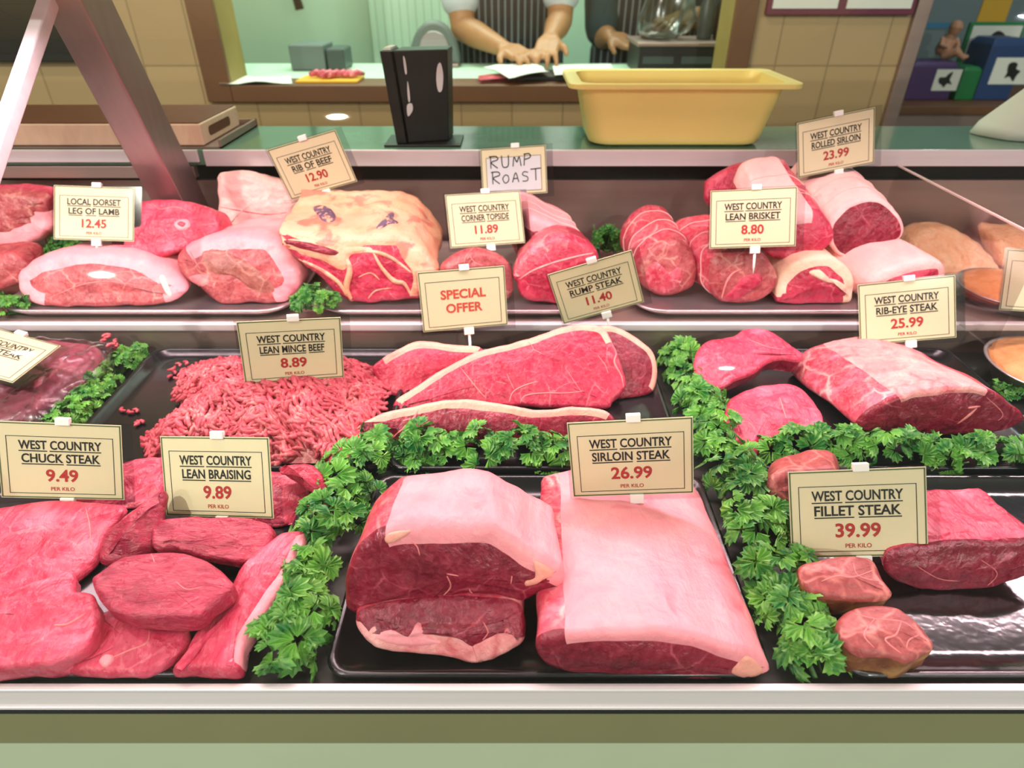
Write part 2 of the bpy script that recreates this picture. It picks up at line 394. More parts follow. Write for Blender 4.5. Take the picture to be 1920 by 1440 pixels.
# ------------------------------------------------------------------ the counter
DK = 0.75            # deck level
TZ = 0.757           # top of the black trays' floor
SZ = 0.80            # upper shelf level
UZ = 0.812           # floor of the steel flats on the shelf
def counter():
    t = thing('display_counter', (0, 0.30, 0), 'refrigerated display counter with steel front rail, green base panel and slanted post', 'counter')
    X0, X1 = -1.3, 1.5
    P = lambda m, n, mat, **k: m.put(n, mat, t, **k)
    P(MB().box(X0, X1, 0.302, 0.33, 0.02, 0.7265), 'base_panel', M['panel_green'])
    P(MB().box(X0, X1, 0.300, 0.3018, 0.678, 0.7255), 'shade_band', M['olive_shade'], bevel=0.001)  # shade of the recessed panel top, painted as a darker olive strip
    P(MB().box(X0, X1, 0.299, 0.306, 0.7265, 0.732), 'gasket', M['gasket'])
    m = MB(); m.box(X0, X1, 0.300, 0.3045, 0.733, 0.7605); m.box(X0, X1, 0.2985, 0.300, 0.733, 0.7365); m.box(X0, X1, 0.2985, 0.3045, 0.7585, 0.7615)
    P(m, 'front_rail', M['alu'], bevel=0.0005)
    P(MB().box(X0, X1, 0.305, 0.86, 0.72, DK), 'deck', M['deck_steel'])
    P(MB().box(X0, X1, 0.861, 0.868, 0.73, 0.79), 'riser', M['steel_dull'])
    m = MB(); m.box(X0, X1, 0.866, 1.2, 0.785, SZ)
    P(m, 'upper_shelf', M['steel_dull'])
    P(MB().box(X0, X1, 0.856, 0.8665, 0.789, 0.8015), 'shelf_edge', M['alu'], bevel=0.002)
    P(MB().box(X0, X1, 1.185, 1.20, 0.80, 0.925), 'back_panel', M['steel_dull'])
    P(MB().box(X0, X1, 1.195, 1.21, 0.925, 0.956), 'gap_shade', M['black'])  # black strip painted in for the shade of the gap under the worktop
    P(MB().box(X0, X1, 1.153, 1.35, 0.9595, 0.9865), 'worktop', M['worktop'], bevel=0.002)
    m = MB(); m.box(X0, -0.545, 1.146, 1.152, 0.966, 0.9868); m.box(-0.535, X1, 1.146, 1.152, 0.9595, 0.9868)
    P(m, 'worktop_edge', M['alu'], bevel=0.0012)
    P(MB().box(X0, -0.56, 1.15, 1.165, 0.938, 0.9585), 'support_rail', M['steel_dull'], bevel=0.001)
    P(MB().box(X0, X1, 1.20, 1.34, 0.02, 0.9585), 'rear_cabinet', M['steel_dull'])
    P(MB().box(X0, X1, 0.34, 1.19, 0.02, 0.70), 'cabinet_body', M['steel_dull'])
    # canopy over the tube and the two legs of the left frame
    P(MB().box(X0, X1, 0.80, 0.99, 1.30, 1.34), 'canopy', M['alu'], bevel=0.004)
    def leg(a, b, w, d, name, mat):
        a = Vector(a); b = Vector(b); dv = b - a; L = dv.length; z = dv.normalized(); x = Vector((1, 0, 0)); y = z.cross(x).normalized()
        Mx = Matrix((x, y, z)).transposed().to_4x4(); Mx.translation = a
        P(MB().box(-w / 2, w / 2, -d / 2, d / 2, 0, L, Mx), name, mat, bevel=0.003)
    leg((-0.575, 1.118, 0.872), (-0.575, 0.955, 1.30), 0.052, 0.072, 'post', M['steel_post'])
    leg((-0.59, 0.345, 0.765), (-0.59, 0.99, 1.245), 0.018, 0.018, 'stay', M['alu'])
    m = MB(); m.box(-0.605, -0.545, 1.105, 1.145, SZ, 0.874); P(m, 'post_foot', M['steel_dull'], bevel=0.003)
    # bowed front pane
    prof = [(0.3015, 0.7625), (0.302, 0.83), (0.306, 0.90), (0.318, 0.97), (0.345, 1.035), (0.39, 1.095), (0.455, 1.15), (0.54, 1.195), (0.65, 1.232), (0.78, 1.262), (0.90, 1.285), (0.95, 1.30)]
    pp = catmull([Vector((0, a, b)) for a, b in prof], 5, False)
    v = []; f = []
    xs = [X0 + 0.02, -0.4, 0.4, X1 - 0.02]
    for p in pp:
        for x in xs: v.append((x, p.y, p.z))
    n = len(xs)
    for i in range(len(pp) - 1):
        for j in range(n - 1): f.append((i * n + j, i * n + j + 1, (i + 1) * n + j + 1, (i + 1) * n + j))
    put('front_glass', v, f, M['glass'], t)
    # clear upright divider on the right with its polished edge
    P(MB().box(0.672, 0.676, 0.78, 1.144, SZ + 0.001, 0.9605), 'divider_glass', M['divider_glass'])
    P(MB().box(0.6718, 0.6762, 0.78, 1.144, 0.9605, 0.9625), 'divider_edge', M['edge_glass'])
counter()

def black_tray(x0, x1, y0, y1, label, mat='tray_black', r=0.018):
    m = MB(); h = 0.014
    rings = [rrect(x0 + .004, x1 - .004, y0 + .004, y1 - .004, DK + .001, r), rrect(x0, x1, y0, y1, DK + h, r), rrect(x0 + .003, x1 - .003, y0 + .003, y1 - .003, DK + h + .001, r),
             rrect(x0 + .007, x1 - .007, y0 + .007, y1 - .007, DK + h - .001, r), rrect(x0 + .011, x1 - .011, y0 + .011, y1 - .011, TZ - .0008, r), rrect(x0 + .03, x1 - .03, y0 + .03, y1 - .03, TZ - .001, r)]
    m.loft(rings)
    return tag(m.put('meat_tray', M[mat], origin=((x0 + x1) / 2, (y0 + y1) / 2, DK + .001), smooth=True), label, 'tray', 'black display trays')
black_tray(-0.66, -0.222, 0.309, 0.558, 'black plastic tray at the front left under the chuck and braising steaks')
black_tray(-0.545, -0.150, 0.568, 0.852, 'black plastic tray under the heap of minced beef')
black_tray(-0.145, 0.205, 0.568, 0.852, 'black plastic tray under the fat-edged rump steaks')
black_tray(-0.155, 0.215, 0.309, 0.558, 'black plastic tray at the front centre under the sirloin joints')
black_tray(0.27, 0.665, 0.568, 0.852, 'black plastic tray under the rib-eye joint and rib-eye steaks')
black_tray(0.275, 0.70, 0.309, 0.558, 'glossy black tray at the front right under the fillet steaks', 'tray_gloss')
black_tray(-1.0, -0.598, 0.568, 0.852, 'black plastic tray at the left edge under the wrapped steak')

def steel_flat(x0, x1, y0, y1, label):
    m = MB(); r = 0.05
    rings = [rrect(x0 + .02, x1 - .02, y0 + .012, y1 - .01, SZ + .001, r - .01), rrect(x0, x1, y0, y1, SZ + .013, r), rrect(x0, x1, y0, y1, SZ + .016, r),
             rrect(x0 + .006, x1 - .006, y0 + .006, y1 - .006, SZ + .015, r - .005), rrect(x0 + .02, x1 - .02, y0 + .014, y1 - .012, UZ - .001, r - .01)]
    m.loft(rings)
    return tag(m.put('serving_flat', M['steel'], origin=((x0 + x1) / 2, (y0 + y1) / 2, SZ + .001), smooth=True), label, 'tray', 'steel flats on the upper shelf')
steel_flat(-0.79, -0.335, 0.872, 1.10, 'steel serving flat under the two lamb legs at the left')
steel_flat(-0.305, 0.16, 0.872, 1.17, 'steel serving flat under the rib of beef and topside')
steel_flat(0.185, 0.66, 0.872, 1.17, 'steel serving flat under the rolled briskets and sirloins at the right')

# ------------------------------------------------------------------ meat builder
class Cut:
    def __init__(s, px, base, tilt=0.0, yaw=0.0, thick=0.02, ext=None, k=8, er=0.006, dome=0.004, nside=6, scale=(1, 1), off=None,
                 amp=0.003, freq=22, fat=None, band=0.004, rings=14, zmin=None, clampb=True):
        """px: outline of the cut face in the picture; base: (px,py,z) a point the face plane passes; tilt 0 = upright, 90 = flat"""
        n = Vector((math.sin(R_(yaw)) * math.cos(R_(tilt)), -math.cos(R_(yaw)) * math.cos(R_(tilt)), math.sin(R_(tilt))))
        p0 = on_z(*base); s.n = n; s.p0 = p0; s.zmin = base[2] if zmin is None else zmin
        ctrl = [on_plane(x, y, p0, n) for x, y in px]
        o = catmull(ctrl, k); Nn = len(o); s.N = Nn
        c = Vector((0, 0, 0))
        for p in o: c += p / Nn
        s.c = c
        ext = Vector(ext) if ext is not None else n * (-thick)
        e = ext.normalized(); L = ext.length
        er = min(er, L * 0.45)
        area2 = sum(((o[i] - c).cross(o[(i + 1) % Nn] - c)).dot(n) for i in range(Nn)); sg = 1 if area2 > 0 else -1
        out = []
        for i in range(Nn):
            tg = (o[(i + 1) % Nn] - o[i - 1]); w = tg.cross(n) * sg; w.normalize(); out.append(w)
        fatset = set()
        for a, b in (fat or []):
            for q in range(a * k, b * k): fatset.add(q % Nn)
        V = []; s.rows = []
        def row(pts):
            b = len(V); V.extend(pts); s.rows.append(list(range(b, b + Nn)))
        mid = [o[i] - out[i] * (er + band) for i in range(Nn)]
        kinds = []
        for r in range(1, rings + 1):
            t = r / rings
            row([c + (mid[i] - c) * t + n * dome * (1 - t * t) for i in range(Nn)]); kinds.append('face')
        row([o[i] - out[i] * er for i in range(Nn)]); kinds.append('band')
        for a in (30, 60, 90):
            row([o[i] + out[i] * (er * (math.sin(R_(a)) - 1)) + e * (er * (1 - math.cos(R_(a)))) for i in range(Nn)]); kinds.append('edge')
        off = off or (lambda t: Vector((0, 0, 0)))
        for q in range(1, nside + 1):
            t = q / nside; scx = 1 + (scale[0] - 1) * t; scz = 1 + (scale[1] - 1) * t
            rw = []
            for i in range(Nn):
                d = o[i] - c
                h = Vector((d.x * scx, d.y * scz, d.z * scz))
                rw.append(c + h + e * (er + (L - 2 * er) * t) + off(t))
            row(rw); kinds.append('side')
        last = [V[i].copy() for i in s.rows[-1]]
        cb = Vector((0, 0, 0))
        for p in last: cb += p / Nn
        for a, sh in ((45, 0.5), (90, 1.0)):
            row([last[i] + (cb - last[i]).normalized() * er * (1 - math.cos(R_(a))) + e * er * math.sin(R_(a)) for i in range(Nn)]); kinds.append('side')
        row([cb + e * er + (last[i] - cb) * 0.5 for i in range(Nn)]); kinds.append('back')
        ci = len(V); V.append(c + n * dome); bi = len(V); V.append(cb + e * er)
        # surface unevenness
        for i, p in enumerate(V):
            nv = nvec(p * freq) * amp + nvec(p * freq * 2.7) * (amp * 0.5) + nvec(p * freq * 7) * (amp * 0.14)
            V[i] = p + nv
            if V[i].z < s.zmin: V[i].z = s.zmin + 0.0003 * ((i * 7) % 3)
        F = {'face': [], 'fat': [], 'side': []}
        for i in range(Nn): F['face'].append((ci, s.rows[0][i], s.rows[0][(i + 1) % Nn]))
        for r in range(len(s.rows) - 1):
            A, B = s.rows[r], s.rows[r + 1]; kd = kinds[r + 1]
            for i in range(Nn):
                j = (i + 1) % Nn; q = (A[i], B[i], B[j], A[j])
                if kd == 'face': F['face'].append(q)
                elif kd in ('band', 'edge', 'side'):
                    if i in fatset: F['fat'].append(q)
                    elif kd == 'side': F['side'].append(q)
                    else: F['face'].append(q)
                else: F['side'].append(q)
        B = s.rows[-1]
        for i in range(Nn): F['side'].append((bi, B[(i + 1) % Nn], B[i]))
        s.V = V; s.F = F; s.kinds = kinds
        s.bvh = BVHTree.FromPolygons(V, F['face'] + F['fat'] + F['side'])
    def sub(s, keys):
        fs = [f for k in keys for f in s.F[k]]
        idx = {}; v = []; out = []
        for f in fs:
            q = []
            for i in f:
                if i not in idx: idx[i] = len(v); v.append(s.V[i])
                q.append(idx[i])
            out.append(q)
        return v, out
    def origin(s):
        xs = [v.x for v in s.V]; ys = [v.y for v in s.V]; zs = [v.z for v in s.V]
        return Vector(((min(xs) + max(xs)) / 2, (min(ys) + max(ys)) / 2, min(zs)))
    def hit(s, px, py):
        r = ray(px, py).normalized(); h = s.bvh.ray_cast(CAM, r)
        if h[0] is None:
            h = s.bvh.find_nearest(on_plane(px, py, s.p0, s.n))
        nn = h[1].copy()
        if nn.dot(r) > 0: nn = -nn
        return h[0], nn
    def patch_mesh(s, px, lift=0.0012, dome=0.001, rings=5, k=4):
        o = catmull([Vector((x, y, 0)) for x, y in px], k); n = len(o)
        c = Vector((0, 0, 0))
        for p in o: c += p / n
        v = []; f = []
        h, nn = s.hit(c.x, c.y); v.append(h + nn * (lift + dome))
        for r in range(1, rings + 1):
            t = r / rings
            for p in o:
                q = c + (p - c) * t; h, nn = s.hit(q.x, q.y)
                v.append(h + nn * ((lift + dome * (1 - t * t)) if r < rings else -0.0006))
        for i in range(n): f.append((0, 1 + i, 1 + (i + 1) % n))
        for r in range(rings - 1):
            for i in range(n):
                a = 1 + r * n; b = a + n; j = (i + 1) % n
                f.append((a + i, b + i, b + j, a + j))
        return v, f
    def vein_mesh(s, lines, r=0.0011):
        m = MB()
        for ln in lines:
            w = r
            if isinstance(ln, tuple): w, ln = ln
            w = w * .72
            pts = catmull([Vector((x, y, 0)) for x, y in ln], 5, False); P = []
            for p in pts:
                h, nn = s.hit(p.x, p.y); P.append(h - nn * w * 0.35)
            L = len(P); rr = [w * (0.35 + 0.65 * math.sin(math.pi * min(1, max(0.08, (i + 1) / (L + 1))))) for i in range(L)]
            m.tube(P, rr, 6)
        return m.v, m.f
    def string_mesh(s, ts, r=0.0011):
        m = MB(); side = [i for i, kd in enumerate(s.kinds) if kd == 'side'][:-2]
        for t in ts:
            a = t * (len(side) - 1); i0 = int(a); i1 = min(i0 + 1, len(side) - 1); fr = a - i0
            A, B = s.rows[side[i0]], s.rows[side[i1]]
            P = [s.V[A[i]].lerp(s.V[B[i]], fr) for i in range(s.N)]
            cc = Vector((0, 0, 0))
            for p in P: cc += p / len(P)
            P = [p + (p - cc).normalized() * 0.0006 for p in P]; P.append(P[0].copy())
            m.tube(P, r, 6, False)
        return m.v, m.f

def joint(name, label, cat, cut, face='lean', fat=None, side=None, group=None, patches=(), veins=(), strings=(), string_r=0.0008, face_name='cut_face', fat_name='fat_cap', vein_mat='seam', flesh_name='flesh'):
    """parts: cut_face, fat_cap, flesh (+ patches and seams); a cut without fat is one mesh unless it carries extras"""
    org = cut.origin()
    side = side or face
    single = (fat is None and side == face)
    if single and not patches and not veins and not strings:
        v, f = cut.sub(['face', 'fat', 'side'])
        return tag(put(name, v, f, M[face], origin=org), label, cat, group)
    t = thing(name, org, label, cat, group)
    host = None
    if single: host = put(flesh_name, *cut.sub(['face', 'fat', 'side']), M[face], t)
    elif side == face: host = put(flesh_name, *cut.sub(['face', 'side']), M[face], t)
    else:
        host = put(face_name, *cut.sub(['face']), M[face], t)
        if fat is None: put(flesh_name, *cut.sub(['fat', 'side']), M[side], t)
        elif side == fat: put(fat_name, *cut.sub(['fat', 'side']), M[fat], t)
        else: put(flesh_name, *cut.sub(['side']), M[side], t)
    if fat is not None and side != fat and cut.F['fat']: put(fat_name, *cut.sub(['fat']), M[fat], t)
    for p in patches:
        pn, px, mt = p[:3]; kw = p[3] if len(p) > 3 else {}
        put(pn, *cut.patch_mesh(px, **kw), M[mt], host, org)
    for vn in veins: put('fat_seam', *cut.vein_mesh([vn]), M[vein_mat], host, org)
    for sv in strings: put('string', *cut.string_mesh([sv], string_r), M['string'], t)
    return t

# ---- front left: chuck and braising steaks
ST = 'steak'
joint('chuck_steak', 'broad chuck steak at the left directly below the chuck steak card', ST,
      Cut([(-120, 990), (-40, 957), (40, 940), (130, 936), (232, 946), (205, 990), (175, 1045), (130, 1085), (60, 1115), (-30, 1140), (-120, 1160)], (60, 1050, TZ + .013), 84, thick=.012, er=.005, amp=.0035, zmin=TZ), 'lean_bright',
      veins=[[(160, 950), (168, 985), (170, 1020)]], group='chuck steaks')
joint('chuck_steak', 'large chuck steak at the front left corner, left of the oval braising steak', ST,
      Cut([(-120, 1135), (-10, 1110), (60, 1088), (120, 1066), (136, 1072), (140, 1105), (176, 1112), (182, 1150), (165, 1204), (120, 1232), (80, 1243), (20, 1245), (-120, 1244)], (60, 1180, TZ + .034), 86, thick=.028, er=.006, dome=.001, amp=.004, zmin=TZ), 'lean_bright',
      veins=[(.002, [(100, 1172), (128, 1170), (160, 1150)])], group='chuck steaks')
joint('chuck_steak', 'chuck steak at the back of the front left tray, between the chuck and braising cards', ST,
      Cut([(130, 935), (180, 890), (240, 862), (300, 852), (350, 860), (352, 905), (300, 940), (220, 955)], (250, 910, TZ + .010), 72, thick=.018, er=.008, amp=.004, zmin=TZ), 'lean_bright', group='chuck steaks')
joint('braising_steak', 'dark narrow braising slice leaning behind the oval steak at its upper left', ST,
      Cut([(298, 918), (300, 965), (288, 1025), (255, 1050), (205, 1060), (178, 1050), (190, 1008), (225, 968), (268, 935)], (220, 1055, TZ + .012), 50, thick=.022, er=.009, amp=.004, zmin=TZ), 'lean_braise', group='braising steaks')
joint('braising_steak', 'dark flat braising slice directly under the braising card, behind the oval steak', ST,
      Cut([(286, 985), (330, 968), (430, 968), (490, 974), (512, 990), (508, 1022), (490, 1050), (440, 1056), (390, 1046), (330, 1032), (288, 1030)], (400, 1045, TZ + .022), 70, thick=.018, er=.004, dome=.001, amp=.003, zmin=TZ), 'lean_braise', group='braising steaks')
joint('braising_steak', 'pale pink braising slice at the back right of the front left tray beside the parsley', ST,
      Cut([(400, 885), (470, 872), (540, 885), (598, 918), (612, 945), (590, 972), (540, 985), (470, 992), (400, 985)], (500, 980, TZ + .004), 72, thick=.016, er=.008, amp=.004, zmin=TZ), 'lean_bright', group='braising steaks')
joint('braising_steak', 'small dark curled braising tip just below the black mince tray edge', ST,
      Cut([(520, 880), (552, 872), (585, 872), (612, 896), (620, 925), (600, 930), (560, 908), (530, 893)], (590, 925, TZ + .025), 45, thick=.016, er=.006, amp=.003, zmin=TZ), 'lean', group='braising steaks')
joint('braising_steak', 'thin pale slice with a white spot, under the oval steak', ST,
      Cut([(180, 1150), (260, 1135), (340, 1162), (356, 1188), (336, 1220), (293, 1252), (235, 1261), (150, 1260), (120, 1248), (150, 1215)], (240, 1220, TZ + .018), 86, thick=.014, er=.006, amp=.003, zmin=TZ), 'lean_bright',
      patches=[('fat_spot', [(185, 1240), (198, 1226), (214, 1230), (210, 1244), (195, 1252)], 'fat_pink')], veins=[[(280, 1180), (275, 1205), (240, 1220), (205, 1235)]], group='braising steaks')
joint('braising_steak', 'long braising slice with a pale fat edge, beside the parsley row', ST,
      Cut([(575, 998), (555, 1057), (510, 1123), (466, 1200), (452, 1240), (438, 1255), (380, 1258), (321, 1255), (335, 1235), (365, 1185), (420, 1120), (445, 1060), (500, 1015), (535, 992)], (440, 1180, TZ + .022), 86, thick=.018, er=.007, amp=.003, zmin=TZ, fat=[(0, 4)], band=.004), 'lean_bright', 'fat_pink', fat_name='fat_edge', group='braising steaks')
joint('braising_steak', 'thick oval braising steak on top of the slices at the front left', ST,
      Cut([(171, 1088), (194, 1066), (233, 1041), (283, 1033), (346, 1034), (392, 1047), (418, 1072), (434, 1100), (392, 1134), (363, 1157), (292, 1158), (225, 1151), (188, 1128)], (300, 1100, TZ + .052), 82, thick=.024, er=.005, amp=.002, dome=.003, zmin=TZ + .012), 'lean_braise',
      veins=[(.0008, [(283, 1036), (290, 1055)]), (.0008, [(330, 1090), (350, 1105), (380, 1100)])], group='braising steaks')

# ---- front centre: sirloin
SG = 'sirloin cuts'
c = Cut([(664, 1165), (690, 1142), (760, 1130), (850, 1128), (930, 1130), (976, 1142), (983, 1200), (957, 1224), (912, 1246), (885, 1252), (827, 1236), (727, 1224), (690, 1207)], (860, 1246, TZ), 42, ext=(0, .05, -.012), er=.006, amp=.003, fat=[(6, 13)], band=.012, zmin=TZ)
joint('sirloin_slice', 'thick sirloin slice lying under the left sirloin joint, with a fatty lower edge', ST, c, 'lean_dark', 'fat_marbled', 'flank', fat_name='fat_edge',
      patches=[('fat_streak', [(700, 1195), (730, 1180), (765, 1192), (785, 1165), (800, 1190), (830, 1205), (790, 1212), (740, 1210)], 'fat_pink')],
      veins=[[(905, 1165), (915, 1185), (905, 1200)]])
c = Cut([(650, 1146), (643, 1105), (656, 1057), (683, 1020), (718, 999), (777, 993), (860, 986), (914, 991), (956, 1013), (1002, 1043), (1035, 1058), (1054, 1072), (1052, 1106), (1018, 1119), (977, 1134), (914, 1122), (843, 1128), (820, 1146), (760, 1142), (690, 1158)],
        (850, 1135, TZ + .028), 14, ext=(.004, .075, .004), er=.008, nside=8, amp=.0025, fat=[(4, 12)], band=.006, zmin=TZ + .012, scale=(.93, .95))
joint('sirloin_joint', 'short sirloin joint with a pink fat cap, left of the long joint', 'joint of meat', c, 'lean_dark', 'fat_pink', 'flank',
      patches=[('fat_streak', [(1000, 1050), (1018, 1055), (1036, 1068), (1038, 1080), (1022, 1086), (1005, 1096), (985, 1100), (984, 1090), (1003, 1082)], 'fat_rim'),
               ('fat_streak', [(720, 1008), (735, 997), (775, 994), (752, 1010), (727, 1020)], 'fat_rim')],
      veins=[(.0012, [(838, 1080), (845, 1100), (830, 1118)]), (.001, [(770, 1015), (782, 1025), (787, 1042)]), (.001, [(960, 1080), (958, 1095)]), (.0012, [(838, 1076), (860, 1080)]), (.001, [(880, 1104), (885, 1118)])])
c = Cut([(1005, 1228), (1012, 1203), (1060, 1191), (1122, 1184), (1220, 1186), (1295, 1195), (1357, 1210), (1407, 1226), (1441, 1254), (1430, 1272), (1300, 1277), (1180, 1277), (1080, 1271), (1025, 1254)],
        (1200, 1277, TZ), 6, ext=(.004, .225, -.012), er=.007, nside=16, amp=.003, freq=16, fat=[(2, 9)], band=.004, zmin=TZ, scale=(.90, .56))
joint('sirloin_joint', 'long sirloin joint with a broad pink fat top, under the sirloin card', 'joint of meat', c, 'lean_dark', 'fat_pink', 'flank',
      patches=[('fat_streak', [(1370, 1262), (1385, 1240), (1402, 1228), (1425, 1245), (1432, 1262), (1400, 1272)], 'fat_rim')],
      veins=[])

# ---- front right: fillet
c = Cut([(1438, 925), (1445, 905), (1470, 890), (1520, 880), (1570, 885), (1580, 930), (1560, 965), (1500, 975), (1460, 962)], (1500, 975, TZ), 35, ext=(.02, .05, -.01), er=.01, amp=.003, zmin=TZ)
joint('fillet_steak', 'pink fillet piece mostly hidden behind the fillet card, beside the parsley row', ST, c, 'fillet_flesh', group='fillet steaks')
c = Cut([(1502, 1060), (1530, 1046), (1590, 1040), (1640, 1047), (1660, 1082), (1676, 1114), (1615, 1124), (1545, 1118), (1510, 1092)], (1590, 1090, TZ + .042), 76, thick=.038, er=.006, amp=.0025, dome=.002, zmin=TZ)
joint('fillet_steak', 'fillet steak just under the fillet card with the white skewer stuck in it', ST, c, 'fillet_flesh', None, 'fillet_side', flesh_name='outer_skin',
      veins=[(.0013, [(1540, 1090), (1570, 1080), (1600, 1082), (1640, 1068)]), (.001, [(1600, 1055), (1610, 1080), (1650, 1090)])], group='fillet steaks')
c = Cut([(1574, 1160), (1603, 1138), (1641, 1132), (1682, 1136), (1716, 1157), (1741, 1184), (1754, 1208), (1732, 1221), (1703, 1239), (1670, 1231), (1620, 1226), (1587, 1206), (1572, 1185)], (1660, 1190, TZ + .037), 84, ext=(0, .004, -.036), er=.006, amp=.0025, dome=.003, zmin=TZ, scale=(1.0, .98))
joint('fillet_steak', 'round fillet steak with pale marbling at the front right corner', ST, c, 'fillet_flesh', None, 'fillet_side', flesh_name='outer_skin',
      veins=[(.0014, [(1600, 1150), (1640, 1160), (1690, 1165), (1715, 1180)]), (.0014, [(1690, 1165), (1680, 1190), (1660, 1200), (1690, 1225)]), (.0013, [(1640, 1160), (1620, 1190), (1640, 1215)]), (.0011, [(1725, 1190), (1705, 1200), (1700, 1215)])], group='fillet steaks')
c = Cut([(1660, 1066), (1680, 1040), (1757, 1024), (1837, 1018), (1900, 1020), (1960, 1018), (1985, 1060), (1925, 1084), (1887, 1098), (1824, 1112), (1762, 1113), (1715, 1106), (1674, 1088)], (1770, 1113, TZ), 18, ext=(.0, .075, .004), er=.005, nside=8, amp=.003, freq=26, zmin=TZ, scale=(.78, .85))
joint('fillet_joint', 'dark red fillet joint at the right edge beside the fillet card', 'joint of meat', c, 'lean_dark', None, 'lean_bright', veins=[(.0008, [(1720, 1062), (1760, 1085), (1800, 1090)]), (.0008, [(1840, 1050), (1870, 1075), (1850, 1100)])])

# ---- middle: rump steaks
RG = 'rump steaks'
c = Cut([(697, 690), (716, 669), (750, 650), (780, 640), (812, 639), (850, 643), (900, 650), (905, 680), (850, 705), (800, 722), (760, 742), (738, 744), (722, 730)], (740, 744, TZ), 42, thick=.02, er=.006, amp=.002, fat=[(1, 6)], band=.005, zmin=TZ)
joint('rump_steak', 'smaller rump steak at the back left, behind the broadest one', ST, c, 'lean', 'fat_rim', None, group=RG, fat_name='fat_rim')
c = Cut([(1090, 640), (1110, 618), (1150, 610), (1200, 634), (1228, 662), (1237, 700), (1226, 734), (1196, 747), (1150, 744), (1100, 715)], (1190, 747, TZ), 40, yaw=18, thick=.02, er=.006, amp=.002, fat=[(0, 6)], band=.004, zmin=TZ)
joint('rump_steak', 'rump steak with a curved fat edge, behind the right end of the broadest one', ST, c, 'lean_dark', 'fat_rim', None, group=RG, fat_name='fat_rim')
c = Cut([(742, 750), (776, 725), (844, 683), (900, 657), (960, 642), (1040, 617), (1090, 607), (1132, 614), (1150, 640), (1163, 680), (1174, 722), (1152, 750), (1135, 766), (1050, 764), (975, 760), (860, 766), (750, 769)], (960, 767, TZ + .004), 46, thick=.018, er=.005, amp=.002, fat=[(0, 8)], band=.005, zmin=TZ)
joint('rump_steak', 'broadest rump steak with branching pale seams and a fat top edge', ST, c, 'lean', 'fat_rim', None, group=RG, fat_name='fat_rim',
      veins=[(.0022, [(1148, 640), (1156, 660), (1152, 680), (1165, 705), (1170, 730)]), (.0016, [(955, 755), (962, 735), (985, 722), (1010, 715)]), (.0016, [(975, 757), (985, 742), (1020, 737), (1060, 737), (1095, 733)]),
             (.0011, [(860, 685), (880, 710), (900, 735), (912, 747)]), (.0009, [(950, 700), (958, 718), (964, 730)]), (.0008, [(990, 640), (1000, 655), (985, 665)]), (.0008, [(1000, 655), (1020, 665)]),
             (.0008, [(1120, 665), (1135, 685), (1140, 700)]), (.0007, [(930, 715), (950, 720)]), (.0008, [(1060, 690), (1080, 720), (1090, 735)]), (.0007, [(800, 735), (820, 725)])])
c = Cut([(668, 803), (700, 783), (760, 765), (830, 750), (880, 748), (940, 756), (1010, 770), (1080, 764), (1145, 775), (1150, 815), (1060, 835), (960, 840), (820, 838), (740, 838), (690, 815)], (860, 838, TZ), 40, thick=.018, er=.005, amp=.002, fat=[(0, 8)], band=.006, zmin=TZ)
joint('rump_steak', 'rump steak with a thick wavy fat edge, behind the short parsley row', ST, c, 'lean_dark', 'fat_rim', None, group=RG, fat_name='fat_rim',
      veins=[(.0028, [(785, 768), (775, 785), (755, 805), (735, 822)]), (.002, [(770, 785), (755, 790)])])

# ---- middle right: rib-eye
c = Cut([(1361, 772), (1369, 747), (1399, 729), (1440, 719), (1485, 717), (1511, 729), (1534, 759), (1548, 784), (1537, 806), (1462, 820), (1412, 858), (1375, 830), (1358, 800)], (1440, 790, TZ + .022), 78, thick=.02, er=.007, amp=.002, zmin=TZ)
joint('ribeye_steak', 'lower rib-eye steak with pale seams, in front of the smooth one', ST, c, 'lean_bright', veins=[(.0016, [(1462, 745), (1468, 765), (1475, 785)]), (.001, [(1380, 800), (1400, 790), (1420, 808)]), (.001, [(1375, 770), (1385, 780)])], group='rib-eye steaks')
c = Cut([(1303, 672), (1310, 653), (1333, 636), (1376, 627), (1397, 616), (1426, 613), (1462, 627), (1490, 650), (1505, 661), (1500, 676), (1465, 672), (1440, 680), (1415, 697), (1378, 712), (1350, 725), (1324, 717), (1307, 697)], (1350, 722, TZ + .028), 70, thick=.026, er=.006, amp=.002, zmin=TZ + .006)
joint('ribeye_steak', 'upper smooth pink rib-eye steak beside the tall parsley row, left of the rib-eye joint', ST, c, 'lean_bright', None, 'lean_dark', veins=[(.001, [(1400, 635), (1440, 650), (1470, 655)])], group='rib-eye steaks')
c = Cut([(1609, 797), (1640, 763), (1687, 741), (1740, 728), (1800, 723), (1856, 731), (1888, 747), (1922, 785), (1905, 804), (1840, 816), (1740, 820), (1650, 816)], (1700, 820, TZ), 8, ext=(-.035, .15, -.012), er=.006, nside=10, amp=.003, zmin=TZ, fat=[(2, 5)], band=.003, scale=(.95, 1.0))
joint('ribeye_joint', 'large rib-eye joint with a dark cut end at the right, below the rib-eye card', 'joint of meat', c, 'lean_dark', 'fat_marbled', 'flank', veins=[(.003, [(1832, 765), (1815, 780), (1795, 795)]), (.0025, [(1838, 762), (1815, 765)]), (.001, [(1850, 745), (1880, 775), (1870, 790)])])

